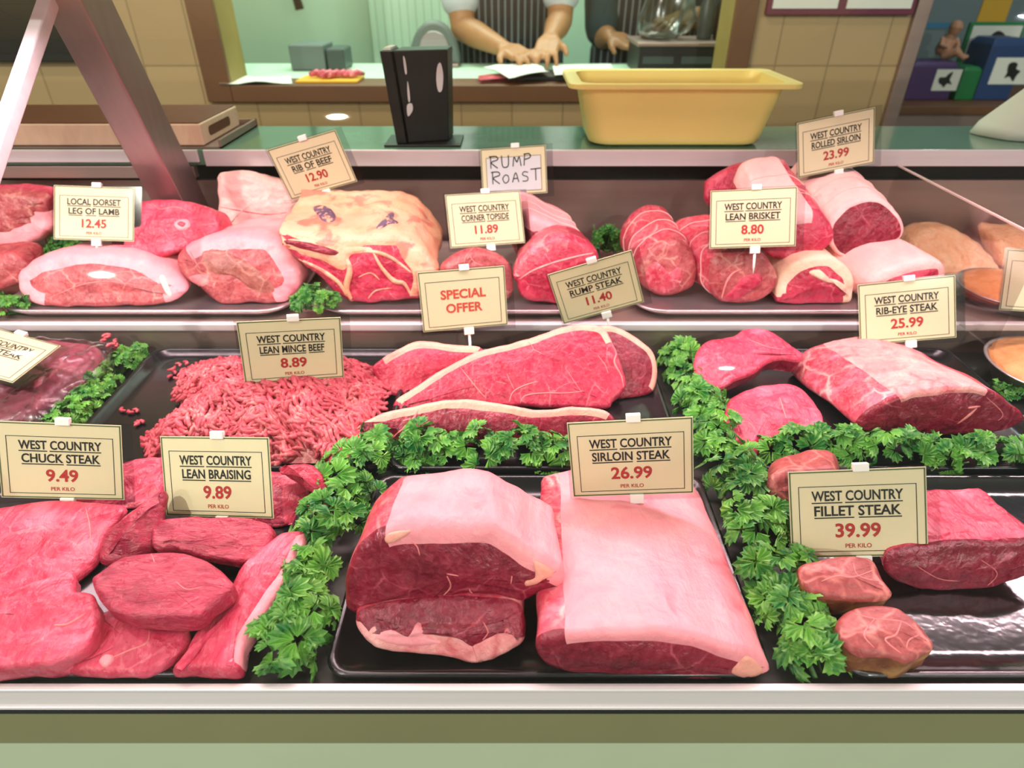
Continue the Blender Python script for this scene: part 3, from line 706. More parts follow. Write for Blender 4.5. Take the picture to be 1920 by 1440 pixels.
# ---- left back: wrapped steak
c = Cut([(-80, 645), (10, 630), (70, 629), (137, 636), (180, 643), (190, 655), (184, 670), (152, 698), (125, 714), (92, 745), (56, 764), (10, 785), (-80, 790)], (100, 690, TZ + .03), 84, thick=.028, er=.012, amp=.003, zmin=TZ)
t = joint('wrapped_steak', 'dark steak in clear plastic wrap at the left edge, under the tilted card', ST, c, 'vac_flesh', patches=[('fat_streak', [(55, 718), (85, 700), (110, 690), (95, 708), (65, 728)], 'flank')])
c = Cut([(-100, 634), (10, 626), (80, 626), (160, 631), (208, 637), (208, 650), (200, 675), (160, 715), (126, 735), (100, 765), (60, 786), (0, 795), (-100, 795)], (100, 690, TZ + .033), 84, thick=.031, er=.014, amp=.005, freq=60, zmin=TZ)
put('plastic_wrap', *c.sub(['face', 'fat', 'side']), M['film'], t)

# ---- upper shelf, left: lamb
c = Cut([(-110, 380), (-30, 358), (40, 358), (84, 372), (90, 400), (88, 440), (52, 462), (22, 471), (-40, 470), (-110, 460)], (20, 465, .845), 20, ext=(0, .055, .0), er=.012, amp=.005, zmin=.84, fat=[(4, 9)], band=.022)
joint('lamb_shoulder', 'pink lamb cut with a fatty lower edge at the left end of the upper shelf', 'joint of meat', c, 'lamb_flesh', 'fat_pink', 'lean_bright', fat_name='fat_edge')
c = Cut([(-100, 500), (-20, 478), (25, 474), (45, 492), (42, 520), (10, 545), (-60, 555), (-100, 550)], (0, 552, UZ), 20, ext=(0, .06, .0), er=.01, amp=.004, zmin=UZ)
joint('lamb_shank', 'small reddish lamb piece below the fatty cut at the left end of the upper shelf', 'joint of meat', c, 'lamb_flesh')
c = Cut([(205, 470), (235, 400), (262, 376), (300, 373), (345, 378), (400, 394), (410, 432), (380, 452), (330, 470), (270, 490)], (320, 470, .878), 38, ext=(0, .045, -.02), er=.008, amp=.004, zmin=.835)
joint('lamb_gigot', 'bright red lamb leg slice with a round bone, behind the leg of lamb card', 'joint of meat', c, 'lean_bright',
      patches=[('bone', [(325, 420), (335, 412), (350, 411), (358, 420), (352, 430), (335, 432)], 'fat_pink'), ('marrow', [(332, 421), (340, 416), (350, 420), (344, 427)], 'lean_bright', {'lift': .0026})],
      veins=[(.0012, [(285, 380), (300, 392), (330, 388), (360, 400)])])
c = Cut([(402, 336), (416, 322), (464, 327), (516, 338), (548, 355), (568, 379), (550, 405), (522, 428), (447, 436), (409, 434), (405, 386)], (450, 434, .868), 18, ext=(.01, .05, .0), er=.012, amp=.005, zmin=.85, scale=(.9, .8))
joint('lamb_loin', 'pale fat-covered lamb joint standing behind the lamb legs, right of the slanted post', 'joint of meat', c, 'fat_white', veins=[(.0016, [(412, 388), (450, 395), (500, 402), (540, 398)])], vein_mat='flank')
c = Cut([(26, 525), (41, 500), (83, 480), (137, 469), (192, 467), (241, 472), (284, 488), (322, 514), (341, 535), (344, 555), (309, 572), (241, 577), (155, 579), (76, 579), (40, 556)], (170, 579, UZ), 38, ext=(.01, .12, .0), er=.012, nside=8, amp=.0035, zmin=UZ, fat=[(0, 10), (13, 15)], band=.012, scale=(.8, .68))
joint('lamb_joint', 'leg of lamb with a pale fat rim, lowest at the left of the upper shelf', 'joint of meat', c, 'lamb_flesh', 'fat_pink', None, fat_name='fat_rim',
      patches=[('fat_streak', [(298, 520), (308, 516), (320, 545), (322, 556), (312, 552)], 'bone')], veins=[(.0014, [(90, 560), (150, 535), (200, 528), (260, 535)]), (.0012, [(180, 520), (230, 510), (270, 512)])])
c = Cut([(330, 488), (344, 466), (378, 449), (430, 439), (481, 437), (516, 448), (538, 472), (558, 506), (563, 530), (550, 555), (516, 571), (464, 573), (409, 573), (371, 546), (340, 521)], (460, 573, UZ), 30, ext=(.015, .11, .0), er=.012, nside=8, amp=.0035, zmin=UZ, fat=[(1, 10)], band=.012, scale=(.8, .85))
joint('lamb_joint', 'leg of lamb with a greyish cut face, beside the rib of beef', 'joint of meat', c, 'lamb_flesh', 'fat_pink', None, fat_name='fat_rim',
      patches=[('grey_muscle', [(378, 470), (405, 466), (440, 478), (478, 500), (510, 530), (515, 550), (480, 548), (440, 520), (400, 512), (380, 495)], 'lamb_grey'),
               ('bone', [(352, 522), (365, 515), (385, 514), (396, 522), (388, 535), (368, 538)], 'fat_marbled')], veins=[(.0014, [(356, 470), (366, 490), (375, 505)]), (.0012, [(440, 480), (452, 500), (450, 515)])])
# ---- upper shelf: rib of beef
c = Cut([(516, 440), (556, 437), (605, 438), (655, 438), (703, 438), (745, 441), (780, 460), (812, 496), (822, 522), (800, 556), (760, 571), (703, 574), (665, 572), (634, 558), (584, 516), (542, 480)], (700, 574, UZ), 16, ext=(.0, .15, .026), er=.014, nside=12, amp=.006, freq=17, zmin=UZ, fat=[(0, 9)], band=.004, scale=(.93, 1.0))
p5 = lambda L: [(x * .34375 + 600, y * .34375 + 300) for x, y in L]
p4 = lambda L: [(x * .34375, y * .34375 + 300) for x, y in L]
joint('rib_of_beef', 'rib of beef with a thick cream fat cap, blue ink stamps and red cut face', 'joint of meat', c, 'lean', 'fat_cream', 'fat_cream', fat_name='fat_cap', face_name='cut_face',
      patches=[('fat_layer', [(528, 448), (570, 446), (620, 452), (655, 462), (690, 462), (700, 470), (660, 478), (652, 500), (640, 508), (600, 488), (545, 470)], 'fat_cream'),
               ('fat_layer', [(742, 446), (772, 462), (806, 500), (818, 524), (804, 552), (784, 562), (768, 560), (775, 530), (770, 505), (750, 478)], 'fat_cream'),
               ('muscle', [(528, 451), (560, 450), (600, 459), (644, 474), (628, 481), (590, 473), (552, 462)], 'lean_dark', {'lift': .0032}),
               ('ink_stamp', [(586, 389), (600, 384), (618, 389), (630, 404), (626, 416), (608, 416), (596, 405)], 'ink', {'lift': .002}),
               ('ink_stamp', [(704, 428), (716, 414), (732, 398), (740, 400), (738, 412), (748, 418), (730, 421), (714, 430)], 'ink', {'lift': .002})],
      veins=[(.0075, [(646, 478), (656, 505), (650, 540), (662, 568)]), (.006, [(700, 474), (716, 502), (738, 526), (758, 532), (772, 556)]), (.005, [(655, 474), (700, 472), (735, 484), (772, 512)]),
             (.006, [(560, 486), (600, 505), (635, 530), (650, 555)]), (.0022, [(672, 520), (695, 512), (712, 525)]), (.002, [(690, 560), (705, 545), (735, 540)])], vein_mat='fat_cream')
# ---- upper shelf: topside and rump roast
c = Cut([(975, 478), (978, 425), (1000, 412), (1025, 418), (1057, 436), (1100, 460), (1090, 500), (1040, 515), (990, 510)], (1040, 512, .83), 12, yaw=-8, ext=(-.03, .08, .03), er=.012, nside=9, amp=.003, zmin=UZ, fat=[(1, 6)], band=.006)
joint('rump_roast', 'fat-topped rump roast tied with string, behind the corner topside card', 'joint of meat', c, 'lean_dark', 'fat_pink', 'flank', strings=(.15, .5, .85))
c = Cut([(826, 505), (848, 480), (890, 465), (930, 472), (956, 495), (964, 530), (955, 562), (900, 574), (845, 570), (828, 545)], (890, 574, UZ), 18, ext=(-.01, .06, -.012), scale=(.9, .62), er=.014, nside=8, amp=.003, zmin=UZ)
joint('topside_joint', 'small rounded topside joint half hidden behind the special offer card', 'joint of meat', c, 'lamb_flesh', veins=[(.0012, [(880, 478), (890, 492), (905, 497)])])
c = Cut([(961, 517), (972, 486), (1000, 458), (1037, 440), (1070, 441), (1105, 458), (1123, 484), (1115, 530), (1092, 560), (1050, 574), (1000, 570), (975, 556), (968, 533)], (1040, 574, UZ), 20, ext=(.0, .09, -.006), scale=(.9, .85), er=.012, nside=8, amp=.003, zmin=UZ, fat=[(0, 4)], band=.009)
joint('topside_joint', 'bright red topside joint with a deep crease, left of the tilted rump steak card', 'joint of meat', c, 'lean', 'flank', None, fat_name='pale_rim', veins=[(.0028, [(972, 525), (1000, 507), (1040, 492), (1085, 480), (1115, 474)])], vein_mat='fat_marbled')
# ---- upper shelf right: rolled joints
c = Cut([(1198, 515), (1206, 488), (1228, 465), (1259, 451), (1288, 458), (1304, 486), (1308, 522), (1295, 546), (1263, 559), (1227, 557), (1204, 540)], (1255, 559, UZ), 14, ext=(-.015, .13, .02), er=.012, nside=9, amp=.003, zmin=UZ)
joint('rolled_brisket', 'rolled brisket with a smooth pink end, beside the tall parsley clump', 'joint of meat', c, 'lamb_flesh', None, 'flank', strings=(.12, .45, .8), group='rolled briskets',
      patches=[('fold', [(1210, 505), (1225, 490), (1240, 497), (1255, 510), (1275, 500), (1282, 525), (1260, 548), (1228, 550), (1210, 535)], 'flank')])
c = Cut([(1336, 524), (1342, 492), (1370, 475), (1413, 470), (1445, 486), (1462, 518), (1453, 550), (1421, 570), (1382, 574), (1354, 570), (1338, 550)], (1400, 574, UZ), 14, ext=(-.045, .12, .02), er=.012, nside=9, amp=.003, zmin=UZ)
joint('rolled_brisket', 'rolled brisket with a split end showing a white fold, under the lean brisket card', 'joint of meat', c, 'lamb_flesh', None, 'flank', strings=(.1, .45, .8), group='rolled briskets',
      patches=[('fold', [(1356, 560), (1375, 540), (1390, 520), (1405, 515), (1420, 510), (1432, 520), (1420, 540), (1395, 555), (1375, 570)], 'lean')], veins=[(.0028, [(1353, 560), (1362, 530), (1375, 512), (1392, 505)])])
c = Cut([(1455, 558), (1460, 524), (1489, 495), (1524, 483), (1560, 483), (1588, 502), (1604, 530), (1600, 562), (1580, 571), (1520, 572), (1462, 570)], (1530, 572, UZ), 14, ext=(.0, .09, .0), er=.008, nside=7, amp=.003, zmin=UZ, fat=[(0, 8)], band=.008)
joint('sirloin_roast', 'small sirloin roast with a cream fat arch, lowest right of the rolled briskets', 'joint of meat', c, 'lean', 'fat_pale', None, patches=[('fat_streak', [(1515, 510), (1535, 504), (1550, 520), (1570, 525), (1590, 540), (1596, 560), (1572, 535), (1545, 528)], 'fat_pale')])
c = Cut([(1636, 540), (1655, 514), (1690, 498), (1740, 488), (1768, 491), (1776, 515), (1770, 555), (1700, 574), (1640, 572)], (1700, 574, UZ), 14, ext=(-.05, .11, .015), er=.008, nside=8, amp=.003, zmin=UZ, fat=[(0, 5)], band=.006)
joint('sirloin_roast', 'fat-covered sirloin roast beside the clear divider, behind the rib-eye card', 'joint of meat', c, 'lean', 'fat_white', 'fat_white')
c = Cut([(1325, 352), (1345, 332), (1395, 309), (1420, 319), (1440, 345), (1430, 380), (1390, 400), (1335, 390)], (1380, 395, .908), 20, ext=(.0, .03, .0), er=.01, amp=.004, zmin=.90)
joint('beef_chunk', 'rough red beef chunk at the back, above the lean brisket card', 'joint of meat', c, 'lean_bright')
c = Cut([(1430, 440), (1450, 410), (1496, 402), (1528, 400), (1552, 411), (1567, 440), (1556, 462), (1536, 477), (1496, 489), (1455, 490), (1430, 470)], (1490, 489, .868), 14, ext=(-.035, .11, .055), er=.01, nside=9, amp=.003, zmin=.86, fat=[(0, 3)], band=.004, scale=(.9, 1.2))
joint('rolled_sirloin', 'rolled sirloin with a dark red end, half hidden behind the lean brisket card', 'joint of meat', c, 'lean', 'fat_white', 'flank', strings=(.2, .6), group='rolled sirloins')
c = Cut([(1557, 450), (1556, 420), (1580, 391), (1607, 376), (1647, 373), (1679, 390), (1695, 419), (1691, 444), (1667, 463), (1627, 478), (1587, 484), (1565, 470)], (1620, 482, .862), 14, ext=(-.04, .12, .045), er=.005, nside=10, amp=.0025, zmin=.855, fat=[(0, 12)], band=.001, scale=(.95, 1.0))
joint('rolled_sirloin', 'rolled sirloin with pale fat wrap and round red end, under the rolled sirloin card', 'joint of meat', c, 'lean_dark', 'fat_white', 'fat_white', strings=(.1, .35, .6, .85), group='rolled sirloins')

# ---- beyond the divider: chicken and pies
c = Cut([(1708, 470), (1725, 440), (1760, 430), (1810, 440), (1850, 470), (1880, 510), (1870, 540), (1800, 545), (1730, 530)], (1800, 505, SZ + .004), 40, ext=(0, .06, 0), er=.014, amp=.004, zmin=SZ + .001)
o = joint('chicken_portions', 'orange breaded chicken behind the clear divider on the right', 'chicken', c, 'chicken')
c = Cut([(1872, 450), (1900, 440), (1960, 450), (1990, 500), (1950, 530), (1895, 520)], (1920, 505, SZ + .004), 40, ext=(0, .07, 0), er=.014, amp=.004, zmin=SZ + .001)
joint('chicken_portions', 'orange chicken portion at the right edge behind the upright card', 'chicken', c, 'chicken')
def pie(px, py, z, r, label, h=.03):
    p = on_z(px, py, z)
    t = thing('pie', p, label, 'pie', 'pies in foil dishes')
    def rg(rr, zz, wob=0): return [p + Vector((math.cos(a) * rr * (1 + wob * math.sin(a * 18)), math.sin(a) * rr * (1 + wob * math.sin(a * 18)), zz)) for a in [2 * math.pi * i / 72 for i in range(72)]]
    m = MB(); m.loft([rg(r * .8, 0.0005), rg(r * .98, h), rg(r * 1.03, h + .001), rg(r * 1.02, h + .003, .004), rg(r * .96, h + .001)], True, False); m.put('foil_dish', M['steel'], t, smooth=True)
    m = MB(); m.loft([rg(r * .955, h - .004), rg(r * .95, h + .004, .015), rg(r * .86, h + .006), rg(r * .6, h + .014), rg(r * .25, h + .018), rg(r * .02, h + .018)], False, True); m.put('crust', M['pastry'], t, smooth=True)
pie(1962, 722, TZ - .006, .085, 'golden pie in a foil dish at the right edge, below the upright card', .03)
pie(1885, 564, SZ + .001, .075, 'upper pie with an orange crust behind the rib-eye card at the right edge', .022)

# ------------------------------------------------------------------ minced beef
def mince():
    base = [(272, 850), (300, 815), (345, 785), (335, 740), (352, 705), (420, 690), (560, 680), (690, 690), (722, 730), (715, 770), (695, 810), (668, 864), (560, 869), (450, 871), (330, 873)]
    o = catmull([on_z(x, y, TZ) for x, y in base], 5); n = len(o); c = Vector((0, 0, 0))
    for p in o: c += p / n
    def prof(t): return .006 + .052 * (1 - t ** 2.2)
    m = MB(); v = []; f = []
    R = 12
    v.append(c + Vector((0, 0, prof(0) - .004)))
    for r in range(1, R + 1):
        t = r / R
        for p in o:
            q = c + (p - c) * t; nz = noise.noise(q * 30) * .012 * (1 - t * .5)
            v.append(Vector((q.x, q.y, max(TZ + .0004, TZ + (prof(t) - .004 if r < R else 0) + (nz if r < R else 0)))))
    for i in range(n): f.append((0, 1 + i, 1 + (i + 1) % n))
    for r in range(R - 1):
        for i in range(n):
            a = 1 + r * n; b = a + n; j = (i + 1) % n; f.append((a + i, b + i, b + j, a + j))
    m.add(v, f)
    rnd = random.Random(3)
    for _ in range(1500):
        th = rnd.random() * n; i = int(th); fr = th - i; e = o[i].lerp(o[(i + 1) % n], fr); t = math.sqrt(rnd.random()) * 0.99
        p = c + (e - c) * t
        ang = noise.noise(p * 14) * 5 + rnd.gauss(0, .7)
        L = rnd.uniform(.012, .034); k = 5; pts = []
        for j in range(k):
            s = (j / (k - 1) - .5) * L; q = p + Vector((math.cos(ang + s * 20), math.sin(ang + s * 20), 0)) * s
            d = (q - c); e2 = (e - c).length; tt = min(1, d.length / e2)
            nz = noise.noise(q * 30) * .012 * (1 - tt * .5)
            pts.append(Vector((q.x, q.y, max(TZ + .002, TZ + prof(tt) + nz + rnd.uniform(-.003, .002) + math.sin(j * 1.5 + ang) * .0012))))
        rr = rnd.uniform(.0024, .0038)
        m.tube(pts, [rr * .7, rr, rr * 1.05, rr, rr * .65], 5)
    ob = m.put('minced_beef', M['mince'], origin=(c.x, c.y, TZ), smooth=True)
    tag(ob, 'heap of coarse pink minced beef on the black tray under the mince card', 'mince', kind='stuff')
    def crumb(spots, label):
        m = MB(); rnd = random.Random(int(spots[0][0]))
        q0 = on_z(*spots[0])
        for (x, y, z) in spots:
            p = on_z(x, y, z); a = rnd.random() * 6; L = rnd.uniform(.007, .013)
            m.tube([p + Vector((math.cos(a + s), math.sin(a + s), 0)) * L * s + Vector((0, 0, .0024)) for s in (-.6, -.2, .2, .6)], [.0017, .0025, .0025, .0017], 6)
        tag(m.put('mince_crumb', M['mince'], origin=q0, smooth=True), label, 'mince', 'loose crumbs of mince')
    crumb([(228, 772, TZ)], 'smallest stray mince crumb on the bare tray, leftmost of the three')
    crumb([(243, 776, TZ), (258, 771, TZ)], 'long thin stray mince crumb on the bare tray between the other two')
    crumb([(262, 795, TZ), (268, 792, TZ), (258, 797, TZ)], 'rounded stray mince crumb on the bare tray, nearest of the three')
    crumb([(318, 708, TZ), (330, 700, TZ), (345, 695, TZ), (338, 685, TZ + .004), (352, 682, TZ + .006), (360, 690, TZ + .004), (325, 695, TZ + .003), (345, 704, TZ + .004)], 'clump of mince fallen off the left side of the heap')
    crumb([(195, 640, TZ + .035), (205, 634, TZ + .035), (215, 642, TZ + .035), (208, 648, TZ + .035), (200, 630, TZ + .037), (218, 650, TZ + .032)], 'clump of mince on the corner of the wrapped steak')
mince()

# ------------------------------------------------------------------ parsley
def leaf(m, p, nrm, size, rnd):
    """parsley leaf: three cupped fan leaflets with toothed tips"""
    nrm = nrm.normalized(); a = nrm.orthogonal().normalized(); b = nrm.cross(a); rot = rnd.random() * 6.283
    x = a * math.cos(rot) + b * math.sin(rot); y = nrm.cross(x)
    for k, (fa, fs) in enumerate(((-1.35, .82), (0.0, 1.0), (1.35, .82))):
        tilt = rnd.uniform(-.25, .45); cup = rnd.uniform(.1, .5)
        dx, dy = math.cos(fa), math.sin(fa); s_ = size * fs * rnd.uniform(.85, 1.1); K = 9
        base = p + (x * dx + y * dy) * size * .10; v = [base]; rim = []; mid = []
        for i in range(K):
            t = i / (K - 1) * 2 - 1; ang = t * .82
            r = s_ * (1.02 - .26 * t * t) * (1.0 if i % 2 == 0 else .80)
            u, w = math.cos(ang) * r, math.sin(ang) * r
            up = tilt * u * .6 + cup * w * w / s_ - .25 * u * u / s_ + (s_ * .05 if i % 2 else -s_ * .02)
            d = x * (dx * u - dy * w) + y * (dy * u + dx * w)
            rim.append(base + d + nrm * up); mid.append(base + d * .55 + nrm * (up * .45 + (s_ * .05 if i % 2 else -s_ * .03)))
        v += mid + rim
        f = [(0, 1 + i, 2 + i) for i in range(K - 1)] + [(1 + i, 1 + K + i, 2 + K + i, 2 + i) for i in range(K - 1)]
        m.add(v, f)
def parsley(path, width, height, label, size=.0125, dens=1.0, seed=1, z=DK, group='parsley dividers', floor=None):
    rnd = random.Random(seed); P = [on_z(x, y, z) for x, y in path] if len(path[0]) == 2 else [Vector(p) for p in path]
    c = P[len(P) // 2].copy()
    L = sum((P[i + 1] - P[i]).length for i in range(len(P) - 1)) + width * .8
    num = int(dens * L * (width + height * 1.3) / (size * size) * 1.0)
    m = MB()
    ext0 = (P[0] - P[1]).normalized() * width * .35; ext1 = (P[-1] - P[-2]).normalized() * width * .35
    Q = [P[0] + ext0] + P[1:-1] + [P[-1] + ext1]; Q = [q.copy() for q in Q]
    for q in Q:
        q.y = max(q.y, .314)
        if z == DK: q.y = min(q.y, .848)
    seg = [(Q[i + 1] - Q[i]).length for i in range(len(Q) - 1)]; T = sum(seg)
    for _ in range(num):
        d = rnd.random() * T; i = 0; d0 = d
        while i < len(seg) - 1 and d > seg[i]: d -= seg[i]; i += 1
        p = Q[i].lerp(Q[i + 1], d / seg[i]); dr = (Q[i + 1] - Q[i]).normalized(); sd = Vector((dr.y, -dr.x, 0))
        a = rnd.uniform(-1.45, 1.45) if rnd.random() < .75 else rnd.uniform(-.7, .7)
        endf = min(1, max(.25, min(d0, T - d0) / (width * .5)))
        sc = rnd.uniform(.78, 1.06) * (0.75 + .4 * noise.noise(p * 40)) * (.6 + .4 * endf)
        pos = p + sd * math.sin(a) * width * .5 * sc + Vector((0, 0, .004 + math.cos(a) * height * sc))
        nr = sd * math.sin(a) + Vector((0, 0, math.cos(a) + .25)) + Vector((rnd.gauss(0, .42), rnd.gauss(0, .42) - .15, rnd.gauss(0, .3)))
        s = size * rnd.uniform(.72, 1.15)
        if pos.z - s * .6 < z + .0015: pos.z = z + .0015 + s * .6
        leaf(m, pos, nr, s, rnd)
    for q in m.v:
        if q.z < z + .0008: q.z = z + .0008
        if q.y < .3065: q.y = .3065
        if z == DK and q.y > .854 and q.z < .804: q.y = .854
    t = thing('parsley_garnish', (c.x, c.y, z), label, 'parsley', group)
    m.put('leaves', M['leaf'], t, smooth=False)
    st = MB()
    for _ in range(int(num / 9)):
        d = rnd.random() * T; i = 0
        while i < len(seg) - 1 and d > seg[i]: d -= seg[i]; i += 1
        p = Q[i].lerp(Q[i + 1], d / seg[i]); dr = (Q[i + 1] - Q[i]).normalized(); sd = Vector((dr.y, -dr.x, 0))
        e = p + sd * rnd.uniform(-.4, .4) * width + Vector((0, 0, height * rnd.uniform(.5, .8)))
        st.tube([p + sd * rnd.uniform(-.1, .1) * width + Vector((0, 0, .001)), p.lerp(e, .6), e], [.0012, .001, .0008], 5)
    rr = [w for w in Q]
    st.tube([q + Vector((0, 0, .003)) for q in rr], .0025, 6)
    for q in st.v:
        q.z = max(q.z, z + .0005); q.y = max(q.y, .3068)
    st.put('stems', M['stem'], t, smooth=True)
parsley([(-.572, .60, DK), (-.572, .72, DK), (-.572, .83, DK)], .058, .036, 'parsley row between the wrapped steak and the mince tray', seed=1, dens=.9)
parsley([(694, 868), (655, 935), (615, 1020), (580, 1120), (545, 1222)], .098, .046, 'parsley row in depth between the braising steaks and the left sirloin joint', size=.020, seed=2)
parsley([(770, 862), (860, 862), (950, 865), (1045, 868)], .07, .046, 'short parsley row across the middle, behind the left sirloin joint', size=.019, seed=3)
parsley([(1266, 672), (1300, 750), (1335, 835), (1380, 925), (1420, 1030), (1468, 1140), (1505, 1225)], .085, .046, 'longest parsley row running front to back, right of the long sirloin joint', size=.020, seed=4)
parsley([(1450, 862), (1550, 860), (1680, 866), (1800, 874), (1930, 888)], .07, .046, 'parsley row across the right side, behind the fillet steaks', size=.019, seed=5)
parsley([(1890, 745), (1925, 750), (1960, 760)], .05, .03, 'parsley tuft at the right edge in front of the pie', seed=6, dens=.8)
parsley([(575, 580), (595, 583), (612, 580)], .055, .038, 'pale parsley tuft on the upper shelf in front of the rib of beef', seed=7, z=SZ + .016, size=.011, dens=1.3)
parsley([(1130, 470), (1138, 474), (1146, 470)], .06, .062, 'tall curly parsley clump at the back of the upper shelf', seed=8, z=UZ + .002, size=.008, dens=1.6)
parsley([(-20, 590), (12, 592), (38, 588)], .05, .045, 'pale parsley at the left end of the upper shelf, beside the rimmed lamb leg', seed=9, z=SZ + .001, size=.013)
parsley([(110, 486), (135, 484), (155, 486)], .05, .05, 'parsley sprig behind the rimmed lamb leg, under the leg of lamb card', seed=10, z=UZ + .002, size=.009)
parsley([(1800, 560), (1835, 558), (1870, 560)], .03, .02, 'dull green garnish between the chicken and the pie behind the divider', seed=11, z=SZ + .001, size=.009)

# ------------------------------------------------------------------ price cards
_tc = {}
def text_mesh(txt, bold=0.0):
    key = (txt, bold)
    if key in _tc: return _tc[key]
    cu = bpy.data.curves.new('t', 'FONT'); cu.body = txt; cu.size = 1; cu.offset = bold; cu.resolution_u = 3; cu.align_x = 'LEFT'
    ob = bpy.data.objects.new('t', cu); COL.objects.link(ob)
    dg = bpy.context.evaluated_depsgraph_get(); dg.update()
    me = bpy.data.meshes.new_from_object(ob.evaluated_get(dg))
    v = [p.co.copy() for p in me.vertices]; f = [list(p.vertices) for p in me.polygons]
    bpy.data.objects.remove(ob); bpy.data.curves.remove(cu); bpy.data.meshes.remove(me)
    x0 = min(p.x for p in v); x1 = max(p.x for p in v); y0 = min(p.y for p in v); y1 = max(p.y for p in v)
    _tc[key] = (v, f, x0, x1, y0, y1); return _tc[key]
HAND = {'R': [[(0, 0), (0, 1)], [(-.12, 1), (.45, 1), (.55, .72), (.05, .5), (.55, 0)]], 'U': [[(0, 1), (.05, .15), (.3, 0), (.52, .2), (.55, 1)]], 'M': [[(0, 0), (.12, .8), (.32, .35), (.52, .8), (.65, 0)]],
        'P': [[(0, 0), (.08, 1)], [(0, .95), (.45, .95), (.5, .65), (.08, .5)]], 'O': [[(.25, .7), (.02, .4), (.2, 0), (.48, .2), (.45, .6), (.22, .7)]], 'A': [[(0, 0), (.28, .8), (.5, 0)], [(.1, .3), (.42, .32)]],
        'S': [[(.48, .75), (.15, .8), (.05, .55), (.42, .35), (.4, .05), (.02, .02)]], 'T': [[(.3, 0), (.3, .95)], [(-.1, .95), (.72, 1)]]}
def price_card(pose, l1, l2, price, label, skewer=.035, W=.12, H=.084, special=None, hand=None, stick=True):
    (px, py, pz), (a, b, g) = pose
    Rm = (Matrix.Rotation(a, 3, 'Z') @ Matrix.Rotation(b, 3, 'X') @ Matrix.Rotation(g, 3, 'Y')).to_4x4(); Rm.translation = Vector((px, py, pz))
    t = thing('price_card', (px, py, pz), label, 'price card', 'price cards on white skewers')
    X = lambda m: MB().add([Rm @ q for q in m.v], m.f)
    hw, hh = W / 2, H / 2
    def P(m, n, mat, on=None, **k): return X(m).put(n, M[mat], on or t, origin=(px, py, pz), **k)
    cardo = P(MB().box(-hw, hw, -.0004, .0004, -hh, hh), 'card', 'card')
    m = MB(); pl, pr, pt, pb = .003, .011, .002, .006
    m.box(-hw - pl, hw + pr, -.0012, -.0010, -hh - pb, hh + pt); m.box(-hw - pl, hw + pr, .0008, .0010, -hh - pb, hh + pt)
    P(m, 'plastic_sleeve', 'sleeve')
    def frame(m, x0, x1, z0, z1, w):
        for q in ((x0, x1, z0, z0 + w), (x0, x1, z1 - w, z1), (x0, x0 + w, z0, z1), (x1 - w, x1, z0, z1)): m.box(q[0], q[1], -.0007, -.0004, q[2], q[3])
    m = MB(); frame(m, -hw + .0008, hw - .0008, -hh + .0008, hh - .0008, .0012); P(m, 'outer_border', 'print_green', cardo)
    m = MB(); frame(m, -hw + .0085, hw - .0085, -hh + .0055, hh - .0150, .0006); P(m, 'inner_border', 'print_black', cardo)
    def line(m, txt, cx, zb, cap, bold, maxw=None, under=False):
        v, f, x0, x1, y0, y1 = text_mesh(txt, bold); s = cap / text_mesh('H', bold)[5]
        sx = s
        if maxw and (x1 - x0) * s > maxw: sx = maxw / (x1 - x0)
        m.add([Vector(((p.x - (x0 + x1) / 2) * sx + cx, -.00075, zb + p.y * s)) for p in v], f)
        if under:
            xx = cx - (x1 - x0) * sx / 2
            words = txt.split(' '); pos = 0
            for wd in words:
                pre = text_mesh((' '.join(words[:words.index(wd)]) + ' x') if words.index(wd) else 'x', bold)
                wl = text_mesh(wd, bold)
                st = xx + ((pre[3] - text_mesh('x', bold)[3]) * sx if words.index(wd) else 0)
                m.box(st, st + (wl[3] - wl[2]) * sx, -.0008, -.0005, zb - cap * .28, zb - cap * .17)
    if special:
        m = MB(); line(m, special[0], 0, .002, .0125, .03, .068); line(m, special[1], 0, -.0175, .0125, .03, .055); P(m, 'lettering', 'print_coral', cardo)
    elif hand:
        P(MB().box(-hw + .010, hw - .010, -.0009, -.0004, -hh + .0065, hh - .0160), 'paper_slip', 'card_white', cardo)
        m = MB()
        for row, (word, x0, zb, hh_, sp) in enumerate(((hand[0], -.038, .006, .019, .0185), (hand[1], -.036, -.019, .019, .0165))):
            x = x0
            for ch in word:
                for st in HAND[ch]:
                    pts = catmull([Vector((x + q[0] * .021, -.0011, zb + q[1] * hh_ + (x - x0) * .03)) for q in st], 5, False)
                    m.tube(pts, .0009, 5)
                x += sp
        P(m, 'lettering', 'print_black', cardo)
    else:
        m = MB(); line(m, l1, 0, .0130, .0094, .022, .080, True); line(m, l2, 0, -.0015, .0094, .022, .076, True); P(m, 'lettering', 'print_black', cardo)
        if price: m = MB(); line(m, price, 0, -.0222, .0130, .026, .052); P(m, 'price', 'print_red', cardo)
        m = MB(); line(m, 'PER KILO', 0, -.0328, .0040, .012, .023); P(m, 'unit_text', 'print_red', cardo)
    cx = .004
    P(MB().box(cx - .007, cx + .007, -.003, .003, hh - .002, hh + .006), 'clip', 'white_plastic', bevel=.0008)
    P(MB().box(cx - .007, cx + .007, -.003, .003, -hh - .009, -hh + .0015), 'clip', 'white_plastic', bevel=.0008)
    if stick:
        p0 = Rm @ Vector((cx, 0, -hh - .008)); ax = (Rm.to_3x3() @ Vector((0, 0, -1))); ax = (ax * .75 + Vector((0, 0, -.25))).normalized()
        m = MB(); m.tube([p0, p0 + ax * skewer * .6, p0 + ax * skewer], [.0021, .0018, .0006], 8); m.put('skewer', M['white_plastic'], t, smooth=True)
WC = 'WEST COUNTRY'
